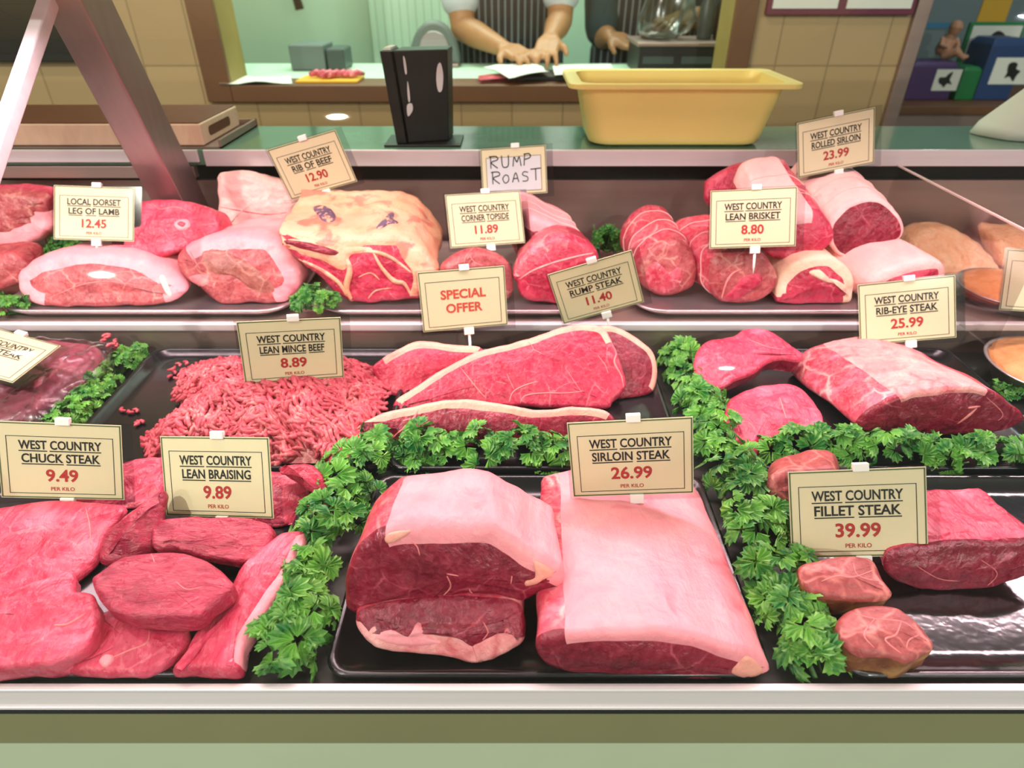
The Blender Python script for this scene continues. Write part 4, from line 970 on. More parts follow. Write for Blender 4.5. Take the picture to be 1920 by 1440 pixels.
price_card(((0.3241, 0.4378, 0.8210), (-0.180, -0.475, -0.163)), WC, 'FILLET STEAK', '39.99', 'price card reading fillet steak 39.99 at the front right', .02)
price_card(((0.1176, 0.4911, 0.8436), (-0.119, -0.188, -0.134)), WC, 'SIRLOIN STEAK', '26.99', 'price card reading sirloin steak 26.99 stuck in the long sirloin joint', .025)
price_card(((-0.4763, 0.5230, 0.8129), (0.148, -0.352, 0.135)), WC, 'CHUCK STEAK', '9.49', 'price card reading chuck steak 9.49 at the front left edge', .012)
price_card(((-0.3030, 0.4988, 0.8122), (-0.159, -0.456, -0.089)), WC, 'LEAN BRAISING', '9.89', 'price card reading lean braising 9.89 above the oval steak', .012)
price_card(((-0.2728, 0.6900, 0.8513), (0.289, -0.054, 0.091)), WC, 'LEAN MINCE BEEF', '8.89', 'price card reading lean mince beef 8.89 stuck in the mince', .03)
price_card(((0.5397, 0.7887, 0.8570), (-0.221, -0.420, -0.199)), WC, 'RIB-EYE STEAK', '25.99', 'price card reading rib-eye steak 25.99 on the rib-eye joint', .018)
price_card(((-0.0675, 0.8133, 0.8631), (0.150, -0.247, -0.021)), '', '', '', 'card reading special offer in coral letters above the rump steaks', .05, special=('SPECIAL', 'OFFER'))
price_card(((0.1200, 0.8380, 0.8682), (-0.013, 0.043, -0.320)), WC, 'RUMP STEAK', '11.40', 'tilted price card reading rump steak 11.40 above the rump steaks', .03)
price_card(((-0.0421, 0.9931, 0.9166), (0.190, -0.576, -0.002)), WC, 'CORNER TOPSIDE', '11.89', 'price card reading corner topside 11.89 on the upper shelf', .04)
price_card(((0.3519, 0.9167, 0.9436), (-0.217, -0.467, -0.110)), WC, 'LEAN BRISKET', '8.80', 'price card reading lean brisket 8.80 on a rolled brisket', .03)
price_card(((-0.6536, 0.9852, 0.9283), (0.091, -0.557, 0.063)), 'LOCAL DORSET', 'LEG OF LAMB', '12.45', 'price card reading leg of lamb 12.45 at the left of the upper shelf', .03)
price_card(((-0.3214, 1.0572, 0.9830), (-0.049, 0.058, -0.274)), WC, 'RIB OF BEEF', '12.90', 'tilted price card reading rib of beef 12.90 on the fat cap', .03)
k_ = .91
price_card(((0.0034 * k_, 1.1956 * k_, 1.25 + (0.9386 - 1.25) * k_), (-0.109, -0.393, -0.090)), '', '', '', 'card with a handwritten slip reading rump roast at the back', .04, W=.12 * k_, H=.084 * k_, hand=('RUMP', 'ROAST'))
price_card(((0.5162, 1.0646, 1.0162), (-0.005, -0.177, -0.197)), WC, 'ROLLED SIRLOIN', '23.99', 'highest price card reading rolled sirloin 23.99 at the back right', .03)
price_card(((-0.6700, 0.715, 0.8360), (1.148, -1.327, 1.293)), WC, 'SKIRT STEAK', '', 'price card lying tilted on the wrapped steak, cut by the left edge', .05, stick=False)
price_card(((0.7450, 0.8259, 0.8828), (-0.011, -0.478, 0.058)), 'HOME', 'STEAK PIE', '', 'price card cut off by the right edge beside the pies', .05)

# ------------------------------------------------------------------ things on the worktop
WT = 0.987
def worktop_things():
    t = thing('metal_tray', (-.88, 1.25, WT), 'flat steel tray under the wooden chopping block at the left', 'tray')
    m = MB(); m.box(-1.28, -.505, 1.158, 1.345, WT + .0002, WT + .003); m.box(-.509, -.505, 1.158, 1.345, WT, WT + .014); m.box(-1.28, -.505, 1.341, 1.345, WT, WT + .014)
    m.put('base', M['steel_dull'], t)
    b = thing('chopping_block', (-.88, 1.25, WT + .004), 'thick wooden butcher chopping block with a dark worn top at the left', 'chopping board')
    m = MB(); m.box(-1.27, -.535, 1.160, 1.335, WT + .004, WT + .040); m.put('block', M['board_side'], b, bevel=.003)
    m = MB(); m.box(-1.268, -.537, 1.162, 1.333, WT + .0402, WT + .042); m.put('worn_top', M['board_top'], b, bevel=.001)
    m = MB(); r = rrect(1.19, 1.29, WT + .014, WT + .030, 0, .007)
    m.loft([[Vector((-.5352, p.x, p.y)) for p in r], [Vector((-.5346, p.x, p.y)) for p in r]]); m.put('hand_grip', M['board_top'], b)  # flat dark patch stands in for the shaded recess of the grip
    # black knife box
    t = thing('knife_box', (-.165, 1.205, WT), 'scuffed black knife box standing on the worktop, left of the yellow tub', 'box')
    def quad(x0, x1, y0, y1, z, sk=0): return [Vector((x0, y0, z)), Vector((x1, y0 + sk, z)), Vector((x1 + .004, y1 + sk, z)), Vector((x0 + .004, y1, z))]
    m = MB(); m.loft([quad(-.184, -.113, 1.182, 1.235, WT + .003, .02), quad(-.196, -.108, 1.178, 1.24, WT + .150, .022)])
    m.put('body', M['black'], t, bevel=.003)
    m = MB(); m.loft([quad(-.2035, -.186, 1.178, 1.235, WT + .003), quad(-.2165, -.1975, 1.172, 1.235, WT + .150)]); m.put('spine', M['black'], t, bevel=.002)
    m = MB(); m.loft([quad(-.212, -.199, 1.18, 1.228, WT + .1505), quad(-.211, -.20, 1.182, 1.224, WT + .154)]); m.put('paper_edge', M['paper'], t)
    m = MB(); m.box(-.225, -.09, 1.17, 1.255, WT + .0002, WT + .003); m.put('foot_plate', M['black'], t, bevel=.001)
    for pts in ([(.0, .04), (.25, .5), (.45, 1)], ):
        pass
    def scuff(px, name='scuff'):
        o = catmull([Vector((x, y, 0)) for x, y in px], 4)
        n = Vector((.24, -.97, 0)).normalized(); p0 = Vector((-.19, 1.1765, WT + .1)); m = MB()
        P = [on_plane(q.x, q.y, p0, n) for q in o]; c = sum(P, Vector()) / len(P)
        P2 = [p + Vector((0, -.0012, 0)) for p in P]
        m.loft([P, P2]); m.put(name, M['card_white'], t)
    scuff([(820, 125), (826, 118), (831, 140), (829, 168), (822, 171), (818, 150)])
    scuff([(764, 196), (772, 194), (774, 206), (766, 218), (763, 208)])
    scuff([(756, 105), (760, 112), (763, 136), (760, 138), (757, 120)])
    scuff([(764, 152), (767, 165), (769, 188), (766, 190), (764, 172)])
    # yellow tub
    c = on_z(1260, 277, WT); t = thing('plastic_tub', (c.x, 1.25, WT), 'yellow plastic tub with a wide rim standing on the worktop', 'tub')
    def rr(hx, hy, z, r): return [p + Vector((c.x + .008, 1.236, 0)) for p in rrect(-hx, hx, -hy * .84, hy * .84, z, min(r, hy * .5), 6)]
    m = MB(); H = .104
    m.loft([rr(.140, .070, WT + .0006, .03), rr(.150, .078, WT + .004, .034), rr(.154, .082, WT + .012, .036), rr(.171, .094, WT + H - .012, .03), rr(.172, .095, WT + H - .011, .03), rr(.1715, .0945, WT + H - .010, .03), rr(.192, .112, WT + H - .008, .022), rr(.194, .114, WT + H - .007, .022), rr(.194, .114, WT + H, .022), rr(.190, .111, WT + H + .0015, .02), rr(.171, .094, WT + H, .026),
            rr(.151, .079, WT + .014, .032), rr(.13, .06, WT + .008, .03)])
    m.put('tub_body', M['tub'], t, smooth=False, bevel=.0012)
    m = MB(); m.loft([rr(.150, .078, WT + .012, .03), rr(.155, .083, WT + .034, .03), rr(.10, .05, WT + .045, .03), rr(.02, .02, WT + .048, .01)]); m.put('meat_scraps', M['tub_residue'], t, smooth=True)
    # white wrapping at the right edge
    p = on_z(1935, 268, WT); m = MB(); rnd = random.Random(4)
    rings = []
    for k, (r, z) in enumerate(((.062, .001), (.064, .02), (.05, .055), (.03, .085), (.012, .105))):
        rings.append([Vector((p.x + .012 * k + math.cos(a) * r * (1 + .12 * math.sin(a * 3 + k)), 1.262 + math.sin(a) * r * .9, WT + z + .006 * math.sin(a * 4 + k) * (k > 1))) for a in [2 * math.pi * i / 20 for i in range(20)]])
    m.loft(rings); o = m.put('paper_bundle', M['paper'], origin=(p.x, 1.26, WT), smooth=True); tag(o, 'crumpled white paper bundle on the worktop at the right edge', 'paper')
worktop_things()

# ------------------------------------------------------------------ behind the counter
def back_wall_things():
    t = thing('oven_front', (-1.5, 1.985, 1.03), 'black glass panel on the tiled wall at the upper left', 'oven')
    MB().box(-2.1, -1.12, 1.975, 1.9995, 1.031, 1.6).put('frame', M['black'], t, bevel=.004)
    MB().box(-2.06, -1.15, 1.972, 1.9748, 1.055, 1.57).put('glass_front', M['dark_glass'], t)
    t = thing('notice_board', (.87, 1.985, 1.145), 'maroon notice board with two white sheets on the tiled wall', 'notice board')
    MB().box(.682, 1.078, 1.982, 1.9995, 1.145, 1.5).put('board', M['maroon'], t, bevel=.002)
    for x0, x1 in ((.695, .868), (.892, 1.065)):
        MB().box(x0, x1, 1.979, 1.9818, 1.160, 1.48).put('sheet', M['paper'], t)
    t = thing('shelf_unit', (1.8, 2.75, 0), 'dark low shelf unit in the alcove under the collection boxes', 'shelf')
    MB().box(1.2, 2.5, 2.5, 3.0, .80, .83).put('top_board', M['wood'], t, bevel=.003)
    MB().box(1.2, 2.5, 2.52, 2.56, .70, .799).put('rail', M['steel_dull'], t)
    for x in (1.24, 1.85, 2.46): MB().box(x - .03, x + .03, 2.53, 2.98, .0005, .699).put('upright', M['black'], t)
    MB().box(1.27, 2.43, 2.9, 2.94, .05, .69).put('back_sheet', M['black'], t)
    Z = .8305
    def blob(o, m, cx, cz, y, r, seed, sx=1):
        rnd = random.Random(seed); pts = []
        for i in range(11):
            a = 2 * math.pi * i / 11; q = r * rnd.uniform(.35, 1.1); pts.append(Vector((cx + math.cos(a) * q * sx, y, cz + math.sin(a) * q)))
        P = catmull(pts, 3); m.loft([P, [p + Vector((0, -.001, 0)) for p in P]])
    def box(name, label, px0, px1, pyt, mat, y=2.62, d=.14, lab=None):
        a = on_y(px0, pyt, y); b = on_y(px1, pyt, y); w = b.x - a.x
        t = thing(name, ((a.x + b.x) / 2, y + d / 2, Z), label, 'collection box')
        m = MB(); cx = (a.x + b.x) / 2
        def q(h, z, dd): return [Vector((cx - h, y + dd, z)), Vector((cx + h, y + dd, z)), Vector((cx + h, y + d - dd, z)), Vector((cx - h, y + d - dd, z))]
        m.loft([q(w / 2, Z, 0), q(w / 2, Z + (a.z - Z) * .9, 0), q(w / 2 - .012, a.z, .012)]); m.put('body', M[mat], t, bevel=.005)
        m = MB(); m.box(cx - .03, cx + .03, y + d / 2 - .004, y + d / 2 + .004, a.z, a.z + .0012); m.put('coin_slot', M['black'], t)
        if lab:
            (l0, t0, l1, t1) = lab; p = on_y(l0, t0, y - .001); q2 = on_y(l1, t1, y - .001)
            MB().box(p.x, q2.x, y - .0015, y - .0003, q2.z, p.z).put('sticker', M['paper'], t)
            m = MB(); blob(None, m, (p.x + q2.x) / 2, (p.z + q2.z) / 2, y - .0016, min(q2.x - p.x, p.z - q2.z) * .42, int(px0)); m.put('emblem', M['black'], t)
        return t
    box('collection_box', 'purple charity collection box with a white sticker, under the small figurine', 1716, 1802, 116, 'purple', lab=(1758, 130, 1792, 170))
    box('collection_box', 'green charity collection box between the purple and blue ones', 1810, 1846, 125, 'green_plastic')
    box('collection_box', 'blue charity collection box with a white band at the right edge', 1866, 1935, 72, 'blue_plastic', lab=(1870, 108, 1925, 158))
    # picture board with green frame standing on the green box
    t = thing('leaflet_holder', (2.0, 2.78, Z), 'white leaflet with a black splash in a green frame behind the boxes', 'leaflet holder')
    a = on_y(1826, 48, 2.78); b = on_y(1890, 124, 2.78)
    m = MB(); m.box(a.x - .012, b.x + .012, 2.782, 2.80, b.z - .012, a.z + .012); m.box((a.x + b.x) / 2 - .02, (a.x + b.x) / 2 + .02, 2.784, 2.798, Z, b.z); m.put('frame', M['green_plastic'], t, bevel=.006)
    MB().box(a.x, b.x, 2.779, 2.7818, b.z, a.z).put('leaflet', M['paper'], t)
    m = MB(); blob(None, m, (a.x + b.x) / 2 + .01, (a.z + b.z) / 2, 2.7785, .05, 5); m.put('emblem', M['black'], t)
    a = on_y(1716, 42, 2.9); b = on_y(1762, 100, 2.9)
    t = thing('backing_card', ((a.x + b.x) / 2, 2.9, Z), 'blue card standing behind the figurine in the alcove', 'card')
    MB().box(a.x, b.x, 2.895, 2.90, Z, a.z).put('sheet', M['alcove_wall'], t); MB().box(a.x, b.x, 2.892, 2.8948, a.z - .02, a.z).put('band', M['blue_card'], t)
    a = on_y(1893, 5, 2.93); m = MB(); m.box(a.x, a.x + .12, 3.095, 3.0995, a.z - .08, a.z + .03)
    tag(m.put('warning_card', M['yellow_card'], origin=(a.x + .06, 3.0995, a.z - .08)), 'yellow card on the alcove wall at the upper right corner', 'sign')
    # seated figurine on the purple box
    p = on_y(1768, 115, 2.68); top = on_y(1716, 116, 2.62).z
    m = MB(); x, y, z = p.x, 2.70, top + .002
    m.tube([(x, y, z + .012), (x, y, z + .03), (x + .004, y, z + .06), (x + .008, y, z + .082)], [.022, .030, .025, .012], 12)
    m.tube([(x + .010, y - .004, z + .078), (x + .012, y - .006, z + .088), (x + .014, y - .008, z + .105), (x + .014, y - .006, z + .122), (x + .014, y - .006, z + .128)], [.010, .019, .024, .018, .004], 12)
    m.tube([(x - .012, y - .02, z + .012), (x + .02, y - .05, z + .03), (x + .05, y - .058, z + .008), (x + .062, y - .06, z + .016)], [.015, .014, .009, .007], 10)
    m.tube([(x + .012, y - .01, z + .012), (x + .04, y - .03, z + .026), (x + .062, y - .03, z + .008), (x + .07, y - .032, z + .016)], [.015, .014, .009, .007], 10)
    m.tube([(x - .02, y - .006, z + .07), (x - .028, y - .022, z + .048), (x - .008, y - .04, z + .04)], [.009, .008, .006], 8)
    m.tube([(x + .03, y - .006, z + .068), (x + .036, y - .022, z + .046), (x + .022, y - .042, z + .04)], [.009, .008, .006], 8)
    o = m.put('figurine', M['doll'], origin=(x, y, top), smooth=True); tag(o, 'small seated flesh-coloured figurine on the purple collection box', 'figurine')
    rm = o.modifiers.new('remesh', 'REMESH'); rm.mode = 'VOXEL'; rm.voxel_size = .003; rm.use_smooth_shade = True
back_wall_things()

def kitchen():
    TT = .97
    t = thing('prep_table', (-.1, 2.33, 0), 'long pale work table behind the serving hatch', 'table')
    MB().box(-1.2, 1.05, 2.142, 2.5, .935, TT).put('tabletop', M['kitchen_wall'], t, bevel=.003)
    for x in (-1.15, 1.0):
        for y in (2.17, 2.47): MB().box(x - .025, x + .025, y - .025, y + .025, .0005, .9345).put('leg', M['steel_dull'], t)
    # scale
    t = thing('weighing_scale', (-.62, 2.36, TT), 'grey weighing machine on the work table at the left of the hatch', 'scale')
    a = on_y(548, 140, 2.3); b = on_y(606, 84, 2.3); d = on_y(642, 92, 2.3)
    MB().box(a.x, b.x - .002, 2.30, 2.44, TT + .0005, b.z).put('body', M['grey_plastic'], t, bevel=.006)
    MB().box(b.x, d.x, 2.31, 2.43, TT + .0005, d.z).put('printer', M['slate'], t, bevel=.006)
    a = on_y(545, 0, 3.19)
    m = MB(); m.tube([(a.x, 3.2, 1.9), (a.x + .004, 3.2, 1.4), (a.x + .02, 3.2, 1.16), (a.x + .03, 3.2, 1.10)], [.012, .014, .018, .02], 8)
    tag(m.put('cable', M['black'], origin=(a.x, 3.2, 1.1), smooth=True), 'thick black cable hanging on the kitchen wall', 'cable')
    # meat on a yellow tray
    a = on_z(620, 152, TT); t = thing('cutting_tray', (a.x, a.y, TT), 'yellow tray with red meat trimmings on the work table', 'tray')
    MB().box(a.x - .09, a.x + .09, a.y - .05, a.y + .06, TT + .0005, TT + .008).put('tray', M['yellow_card'], t, bevel=.002)
    m = MB(); rnd = random.Random(2)
    for i in range(7):
        x = a.x - .06 + .02 * i; m.tube([(x, a.y - .03 + rnd.random() * .03, TT + .017), (x + .02, a.y + .01, TT + .022), (x + .035, a.y + .03, TT + .016)], [.006, .010, .005], 8)
    m.put('trimmings', M['flank'], t, smooth=True)
    # slicer
    a = on_y(806, 120, 2.42); t = thing('meat_slicer', (a.x, 2.45, TT), 'rounded grey slicing machine left of the butcher in white sleeves', 'slicer')
    m = MB(); cx = a.x
    rg = lambda s, y: [Vector((cx + math.cos(q) * .085 * s + .02, y, TT + .012 + max(0, math.sin(q)) * .125 * s)) for q in [math.pi * i / 16 for i in range(17)]] + [Vector((cx + .02 - .085 * s, y, TT + .012))]
    m.loft([rg(.92, 2.40), rg(1, 2.41), rg(1, 2.45), rg(.92, 2.46)]); m.put('blade_guard', M['grey_plastic'], t, bevel=.003)
    MB().box(cx - .10, cx + .10, 2.38, 2.49, TT + .0005, TT + .012).put('base', M['steel_dull'], t, bevel=.002)
    m = MB(); m.loft([[Vector((cx + .02 + math.cos(q) * r, 2.3985 - k, TT + .06 + math.sin(q) * r)) for q in [2 * math.pi * i / 32 for i in range(32)]] for r, k in ((.048, 0), (.046, .002))]); m.put('blade', M['steel'], t)
    # papers and black board
    def sheet(px, label, mat='paper', lift=.003, h=.0015, wav=.012, name='paper_sheet', cat='paper'):
        P = [on_z(x, y, TT + lift) for x, y in px]; N_ = 8; v = []; f = []
        for k in (0, 1):
            for i in range(N_ + 1):
                for j in range(N_ + 1):
                    a = P[0].lerp(P[1], i / N_); b = P[3].lerp(P[2], i / N_); q = a.lerp(b, j / N_)
                    v.append(q + Vector((0, 0, k * h + abs(noise.noise(q * 9)) * wav)))
        n1 = (N_ + 1)
        for k in (0, 1):
            for i in range(N_):
                for j in range(N_):
                    a = k * n1 * n1 + i * n1 + j; f.append((a, a + n1, a + n1 + 1, a + 1))
        c = sum(P, Vector()) / 4
        tag(put(name, v, f, M[mat], origin=(c.x, c.y, TT)), label, cat)
    sheet([(905, 128), (1000, 118), (1030, 140), (955, 148)], 'white paper sheet directly under the hands of the person in white sleeves', lift=.02)
    sheet([(1035, 122), (1145, 122), (1152, 140), (1040, 144)], 'white paper sheet between the spread hands and the packing machine', lift=.018)
    sheet([(895, 148), (960, 140), (985, 152), (900, 156)], 'pale piece of raw meat at the table edge in front of the butcher', 'flank', .002, .008, .006, 'meat_slice', 'meat')
    sheet([(410, 146), (545, 146), (548, 158), (412, 160)], 'white paper sheet at the left end of the hatch table', lift=.003)
    a = on_z(1040, 152, TT); MB_ = MB(); MB_.box(a.x - .14, a.x + .10, a.y - .01, a.y + .13, TT + .0005, TT + .014)
    tag(MB_.put('cutting_board', M['black'], origin=(a.x, a.y, TT), bevel=.003), 'black board under the papers at the hatch', 'board')
    # packing machine
    a = on_y(1195, 138, 2.22); b = on_y(1420, 82, 2.22); t = thing('packing_machine', ((a.x + b.x) / 2, 2.33, TT), 'black packing machine with a steel lid on the work table, right of the hatch', 'machine')
    MB().box(a.x, b.x, 2.22, 2.44, TT + .0005, b.z - .008).put('housing', M['black'], t, bevel=.004)
    MB().box(a.x - .01, b.x + .01, 2.21, 2.45, b.z - .0075, b.z + .004).put('lid', M['steel_dull'], t, bevel=.003)
    for k in range(3):
        w = (b.x - a.x) / 3; MB().box(a.x + w * k + .012, a.x + w * (k + 1) - .012, 2.2175, 2.2195, TT + .03, b.z - .035).put('glass_slot', M['slate'], t)
    top = b.z + .0045
    # clear bag and bottles on the machine
    c = on_y(1240, 70, 2.30); m = MB(); rings = []
    for k, (rx, z) in enumerate(((.05, .001), (.075, .02), (.085, .06), (.07, .11), (.05, .16), (.035, .20), (.05, .235))):
        rings.append([Vector((c.x + .006 * k + math.cos(q) * rx * (1 + .16 * math.sin(q * 5 + k)), 2.33 + math.sin(q) * rx * .8 * (1 + .16 * math.cos(q * 4 + k)), top + z)) for q in [2 * math.pi * i / 40 for i in range(40)]])
    m.loft(rings); tag(m.put('plastic_bag', M['bag_film'], origin=(c.x, 2.33, top), smooth=True), 'crumpled clear plastic bag on the packing machine', 'bag')
    for px, mat, lab in ((1322, 'slate', 'dark bottle on the packing machine beside the clear bag'), (1352, 'black', 'black bottle on the packing machine nearest the hatch frame')):
        c = on_y(px, 75, 2.30); t = thing('bottle', (c.x, 2.32, top), lab, 'bottle', 'bottles on the packing machine')
        def ring(r, z): return [Vector((c.x + math.cos(q) * r, 2.32 + math.sin(q) * r, top + z)) for q in [2 * math.pi * i / 20 for i in range(20)]]
        m = MB(); m.loft([ring(.022, 0.0005), ring(.024, .004), ring(.024, .09), ring(.012, .115), ring(.011, .125)]); m.put('body', M[mat], t, smooth=True)
        m = MB(); m.loft([ring(.014, .1255), ring(.014, .145), ring(.010, .15)]); m.put('cap', M['white_plastic' if mat == 'slate' else 'slate'], t, smooth=True)
kitchen()

# ------------------------------------------------------------------ people
def capsule(m, a, ra, b, rb):
    a = Vector(a); b = Vector(b); ell = isinstance(ra, tuple) and isinstance(rb, tuple) and abs((b - a).normalized().z) > .8
    d = (b - a).normalized(); n = 16
    av = lambda r: (r[0] + r[1]) / 2 if isinstance(r, tuple) else r
    if ell: X, Yv = Vector((1, 0, 0)), Vector((0, 1, 0))
    else: X = d.orthogonal().normalized(); Yv = d.cross(X); ra = (av(ra),) * 2; rb = (av(rb),) * 2
    rings = []
    def ring(c, r, k): rings.append([c + X * (r[0] * k * math.cos(2 * math.pi * i / n)) + Yv * (r[1] * k * math.sin(2 * math.pi * i / n)) for i in range(n)])
    for q in (85, 60, 30, 0): ring(a - d * min(ra) * math.sin(R_(q)), ra, math.cos(R_(q)))
    for q in (0, 30, 60, 85): ring(b + d * min(rb) * math.sin(R_(q)), rb, math.cos(R_(q)))
    m.loft(rings)
def skin_mesh(nodes, edges, vox=.007, extra=None):
    mb = MB()
    for a, b in edges: capsule(mb, nodes[a][0], nodes[a][1], nodes[b][0], nodes[b][1])
    if extra: mb.add(extra.v, extra.f)
    me = bpy.data.meshes.new('rm'); me.from_pydata([tuple(p) for p in mb.v], [], mb.f)
    ob = bpy.data.objects.new('rm', me); COL.objects.link(ob)
    r = ob.modifiers.new('r', 'REMESH'); r.mode = 'VOXEL'; r.voxel_size = vox
    s2 = ob.modifiers.new('sm', 'SMOOTH'); s2.iterations = 3; s2.factor = .4
    dg = bpy.context.evaluated_depsgraph_get(); dg.update()
    e = bpy.data.meshes.new_from_object(ob.evaluated_get(dg))
    v = [p.co.copy() for p in e.vertices]; f = [list(p.vertices) for p in e.polygons]
    bpy.data.objects.remove(ob); bpy.data.meshes.remove(me); bpy.data.meshes.remove(e)
    return v, f
def hand(m, wrist, tip, up, spread=1.0, thumb=1):
    """palm and five bent fingers from wrist towards tip; up = back of the hand"""
    wrist = Vector(wrist); d = (Vector(tip) - wrist).normalized(); up = Vector(up); up = (up - d * up.dot(d)).normalized(); sd = d.cross(up) * thumb
    pc = wrist + d * .055
    for k in range(4):
        o = (k - 1.5) * .019
        m.tube([wrist + sd * o * .5, wrist + d * .045 + sd * o * .9 + up * .004, wrist + d * .088 + sd * o], [.015, .0155, .0125], 8)
    for k, L in enumerate((.062, .074, .07, .054)):
        o = (1.5 - k) * .0195; a = wrist + d * .086 + sd * o; dv = (d + sd * (1.5 - k) * .16 * spread).normalized()
        m.tube([a, a + dv * L * .42 + up * .009, a + dv * L * .75 - up * .002, a + dv * L * .92 - up * .018], [.0105, .0098, .0088, .0065], 8)
    a = wrist + d * .028 + sd * .030; dv = (d * .62 + sd * .78).normalized()
    m.tube([wrist + d * .012 + sd * .012, a, a + dv * .032 - up * .004, a + (dv + d * .3).normalized() * .058 - up * .014], [.015, .0135, .0115, .008], 8)
def person(cx, y, label, sk, tee, elbL, wrL, tipL, elbR, wrR, tipR, sleeve_t=.8, lean=.06):
    t = thing('person', (cx, y, 0), label, 'person')
    V = Vector
    n = {'pelvis': ((cx, y, .95), (.155, .115)), 'waist': ((cx, y - lean * .3, 1.10), (.145, .11)), 'chest': ((cx, y - lean * .8, 1.29), (.165, .12)), 'top': ((cx, y - lean, 1.41), (.12, .09)), 'neck': ((cx, y - lean * 1.1, 1.48), .056), 'nk2': ((cx, y - lean * 1.3, 1.54), .056),
         'head': ((cx, y - lean * 1.6, 1.62), (.078, .092)), 'crown': ((cx, y - lean * 1.5, 1.70), (.07, .085))}
    e = [('pelvis', 'waist'), ('waist', 'chest'), ('chest', 'top'), ('top', 'neck'), ('neck', 'nk2'), ('nk2', 'head'), ('head', 'crown')]
    sh = {}
    for s, el, wr in ((-1, elbL, wrL), (1, elbR, wrR)):
        k = 'L' if s < 0 else 'R'; el = V(el); wr = V(wr); S = V((cx + s * .185, y - lean, 1.395)); sh[k] = S
        n['sh' + k] = (tuple(S), .062); n['ua' + k] = (tuple(S.lerp(el, .5)), .052); n['el' + k] = (tuple(el), .043); n['fa' + k] = (tuple(el.lerp(wr, .35)), .043); n['wr' + k] = (tuple(wr), .026)
        e += [('top', 'sh' + k), ('sh' + k, 'ua' + k), ('ua' + k, 'el' + k), ('el' + k, 'fa' + k), ('fa' + k, 'wr' + k)]
        h = V((cx + s * .09, y, .88)); n['hip' + k] = (tuple(h), .092); n['kn' + k] = ((cx + s * .105, y - .01, .48), .06); n['cf' + k] = ((cx + s * .108, y + .015, .34), .057); n['an' + k] = ((cx + s * .11, y + .02, .085), .042); n['to' + k] = ((cx + s * .125, y - .12, .045), .034)
        e += [('pelvis', 'hip' + k), ('hip' + k, 'kn' + k), ('kn' + k, 'cf' + k), ('cf' + k, 'an' + k), ('an' + k, 'to' + k)]
    ex = MB(); hand(ex, wrL, tipL, (0, -.3, 1), 1.0, 1); hand(ex, wrR, tipR, (0, -.3, 1), 1.3, -1)
    H = V((cx, y - lean * 1.6, 1.62))
    ex.tube([H + V((0, -.088, .02)), H + V((0, -.108, -.012)), H + V((0, -.094, -.024))], [.009, .014, .010], 8)          # nose
    ex.tube([H + V((-.022, -.086, -.05)), H + V((0, -.094, -.05)), H + V((.022, -.086, -.05))], [.004, .007, .004], 6)      # lips
    ex.tube([H + V((0, -.01, -.10)), H + V((0, -.055, -.072)), H + V((0, -.072, -.06))], [.05, .045, .02], 10)
    for s in (-1, 1): ex.tube([H + V((s * .078, .005, .02)), H + V((s * .088, .012, 0)), H + V((s * .078, .004, -.025))], [.010, .013, .007], 8)
    put('body', *skin_mesh(n, e, .006, ex), M[sk], t)
    for s in (-1, 1):
        m = MB(); c = H + V((s * .031, -.083, .008)); m.tube([c + V((0, .006, 0)), c, c + V((0, -.004, 0))], [.008, .010, .005], 8); m.put('eye', M['slate'], t, smooth=True)
    m = MB(); rg = lambda r, z, dy=0: [H + V((math.cos(q) * r, math.sin(q) * r * 1.18 + dy, z)) for q in [2 * math.pi * i / 24 for i in range(24)]]
    m.loft([rg(.083, .045, .012), rg(.088, .075, .006), rg(.08, .11, .004), rg(.05, .138, .004), rg(.01, .146, .004)]); m.put('hair', M['hair'], t, smooth=True)
    # shirt with short sleeves, trousers, shoes
    q = {k: n[k] for k in ('pelvis', 'waist', 'chest', 'top')}; q = {k: (p, tuple(a + .014 for a in r)) for k, (p, r) in q.items()}
    q['collar'] = ((cx, y - lean * 1.05, 1.455), .072); ee = [('pelvis', 'waist'), ('waist', 'chest'), ('chest', 'top'), ('top', 'collar')]
    for k, el in (('L', elbL), ('R', elbR)):
        el = V(el); S = sh[k]; q['sh' + k] = (tuple(S), .076); q['m' + k] = (tuple(S.lerp(el, .5)), .070); q['s' + k] = (tuple(S.lerp(el, sleeve_t)), .070); ee += [('top', 'sh' + k), ('sh' + k, 'm' + k), ('m' + k, 's' + k)]
    put('shirt', *skin_mesh(q, ee, .009), M[tee], t)
    q = {'p': ((cx, y, .93), (.17, .13))}; ee = []
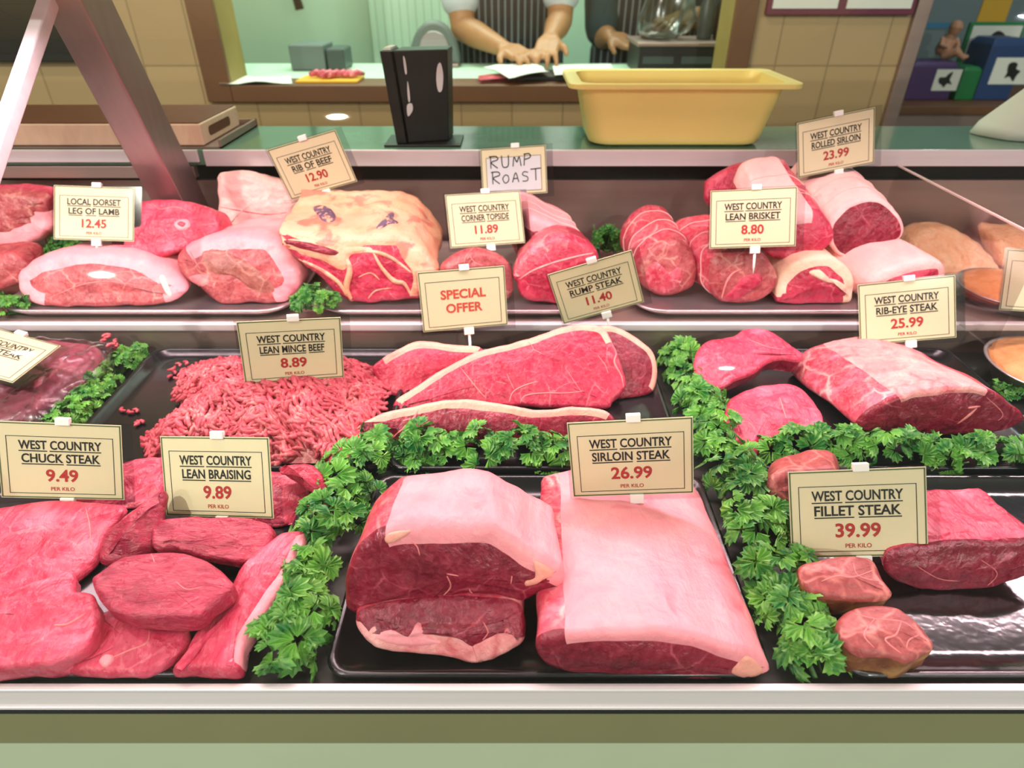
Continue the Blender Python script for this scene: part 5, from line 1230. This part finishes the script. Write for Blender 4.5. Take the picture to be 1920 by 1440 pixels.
    for s in (-1, 1):
        k = str(s); q['h' + k] = ((cx + s * .09, y, .86), .108); q['k' + k] = ((cx + s * .105, y - .008, .48), .078); q['a' + k] = ((cx + s * .11, y + .018, .10), .066); ee += [('p', 'h' + k), ('h' + k, 'k' + k), ('k' + k, 'a' + k)]
    put('trousers', *skin_mesh(q, ee, .012), M['trousers'], t)
    for s in (-1, 1):
        m = MB(); m.tube([(cx + s * .11, y + .05, .045), (cx + s * .112, y + .02, .055), (cx + s * .118, y - .06, .05), (cx + s * .125, y - .15, .036), (cx + s * .126, y - .165, .03)], [.03, .046, .046, .036, .015], 12); m.put('shoe', M['black'], t, smooth=True)
    # bib apron wrapped round the front
    v = []; f = []; nz, na = 22, 18
    for i in range(nz + 1):
        z = 1.36 - (1.36 - .55) * i / nz; wang = 42 + 40 * min(1, max(0, (1.30 - z) / .22))
        dy = -lean * min(1, max(0, (z - .95) / .4)); rx = .196 if z > 1.0 else .205; ry = .158
        for j in range(na + 1):
            a = R_(-90 + wang * (2 * j / na - 1)); fold = .006 * math.sin(j * 1.9) * min(1, max(0, (1.0 - z) / .3))
            v.append(V((cx + math.cos(a) * (rx + fold), y + dy + math.sin(a) * (ry + fold), z)))
    for i in range(nz):
        for j in range(na): a = i * (na + 1) + j; f.append((a, a + 1, a + na + 2, a + na + 1))
    o = put('apron', v, f, M['apron'], t); so = o.modifiers.new('solid', 'SOLIDIFY'); so.thickness = .004
def Y(px, py, y): return tuple(on_y(px, py, y))
person(-.012, 2.70, 'person in white short sleeves and dark striped apron, hands on paper', 'skin', 'tee_white',
       Y(868, 52, 2.52), (-.028, 2.36, 1.03), (.04, 2.28, 1.012), Y(1050, 38, 2.52), (.128, 2.38, 1.06), (.10, 2.27, 1.008), .72, .08)
person(.50, 2.76, 'person in a dark teal shirt and striped apron behind the packing machine', 'skin_dark', 'tee_teal',
       Y(1132, 68, 2.66), (.34, 2.56, 1.05), (.40, 2.52, 1.03), Y(1330, 40, 2.66), (.62, 2.52, 1.115), (.56, 2.50, 1.10), .92, .05)
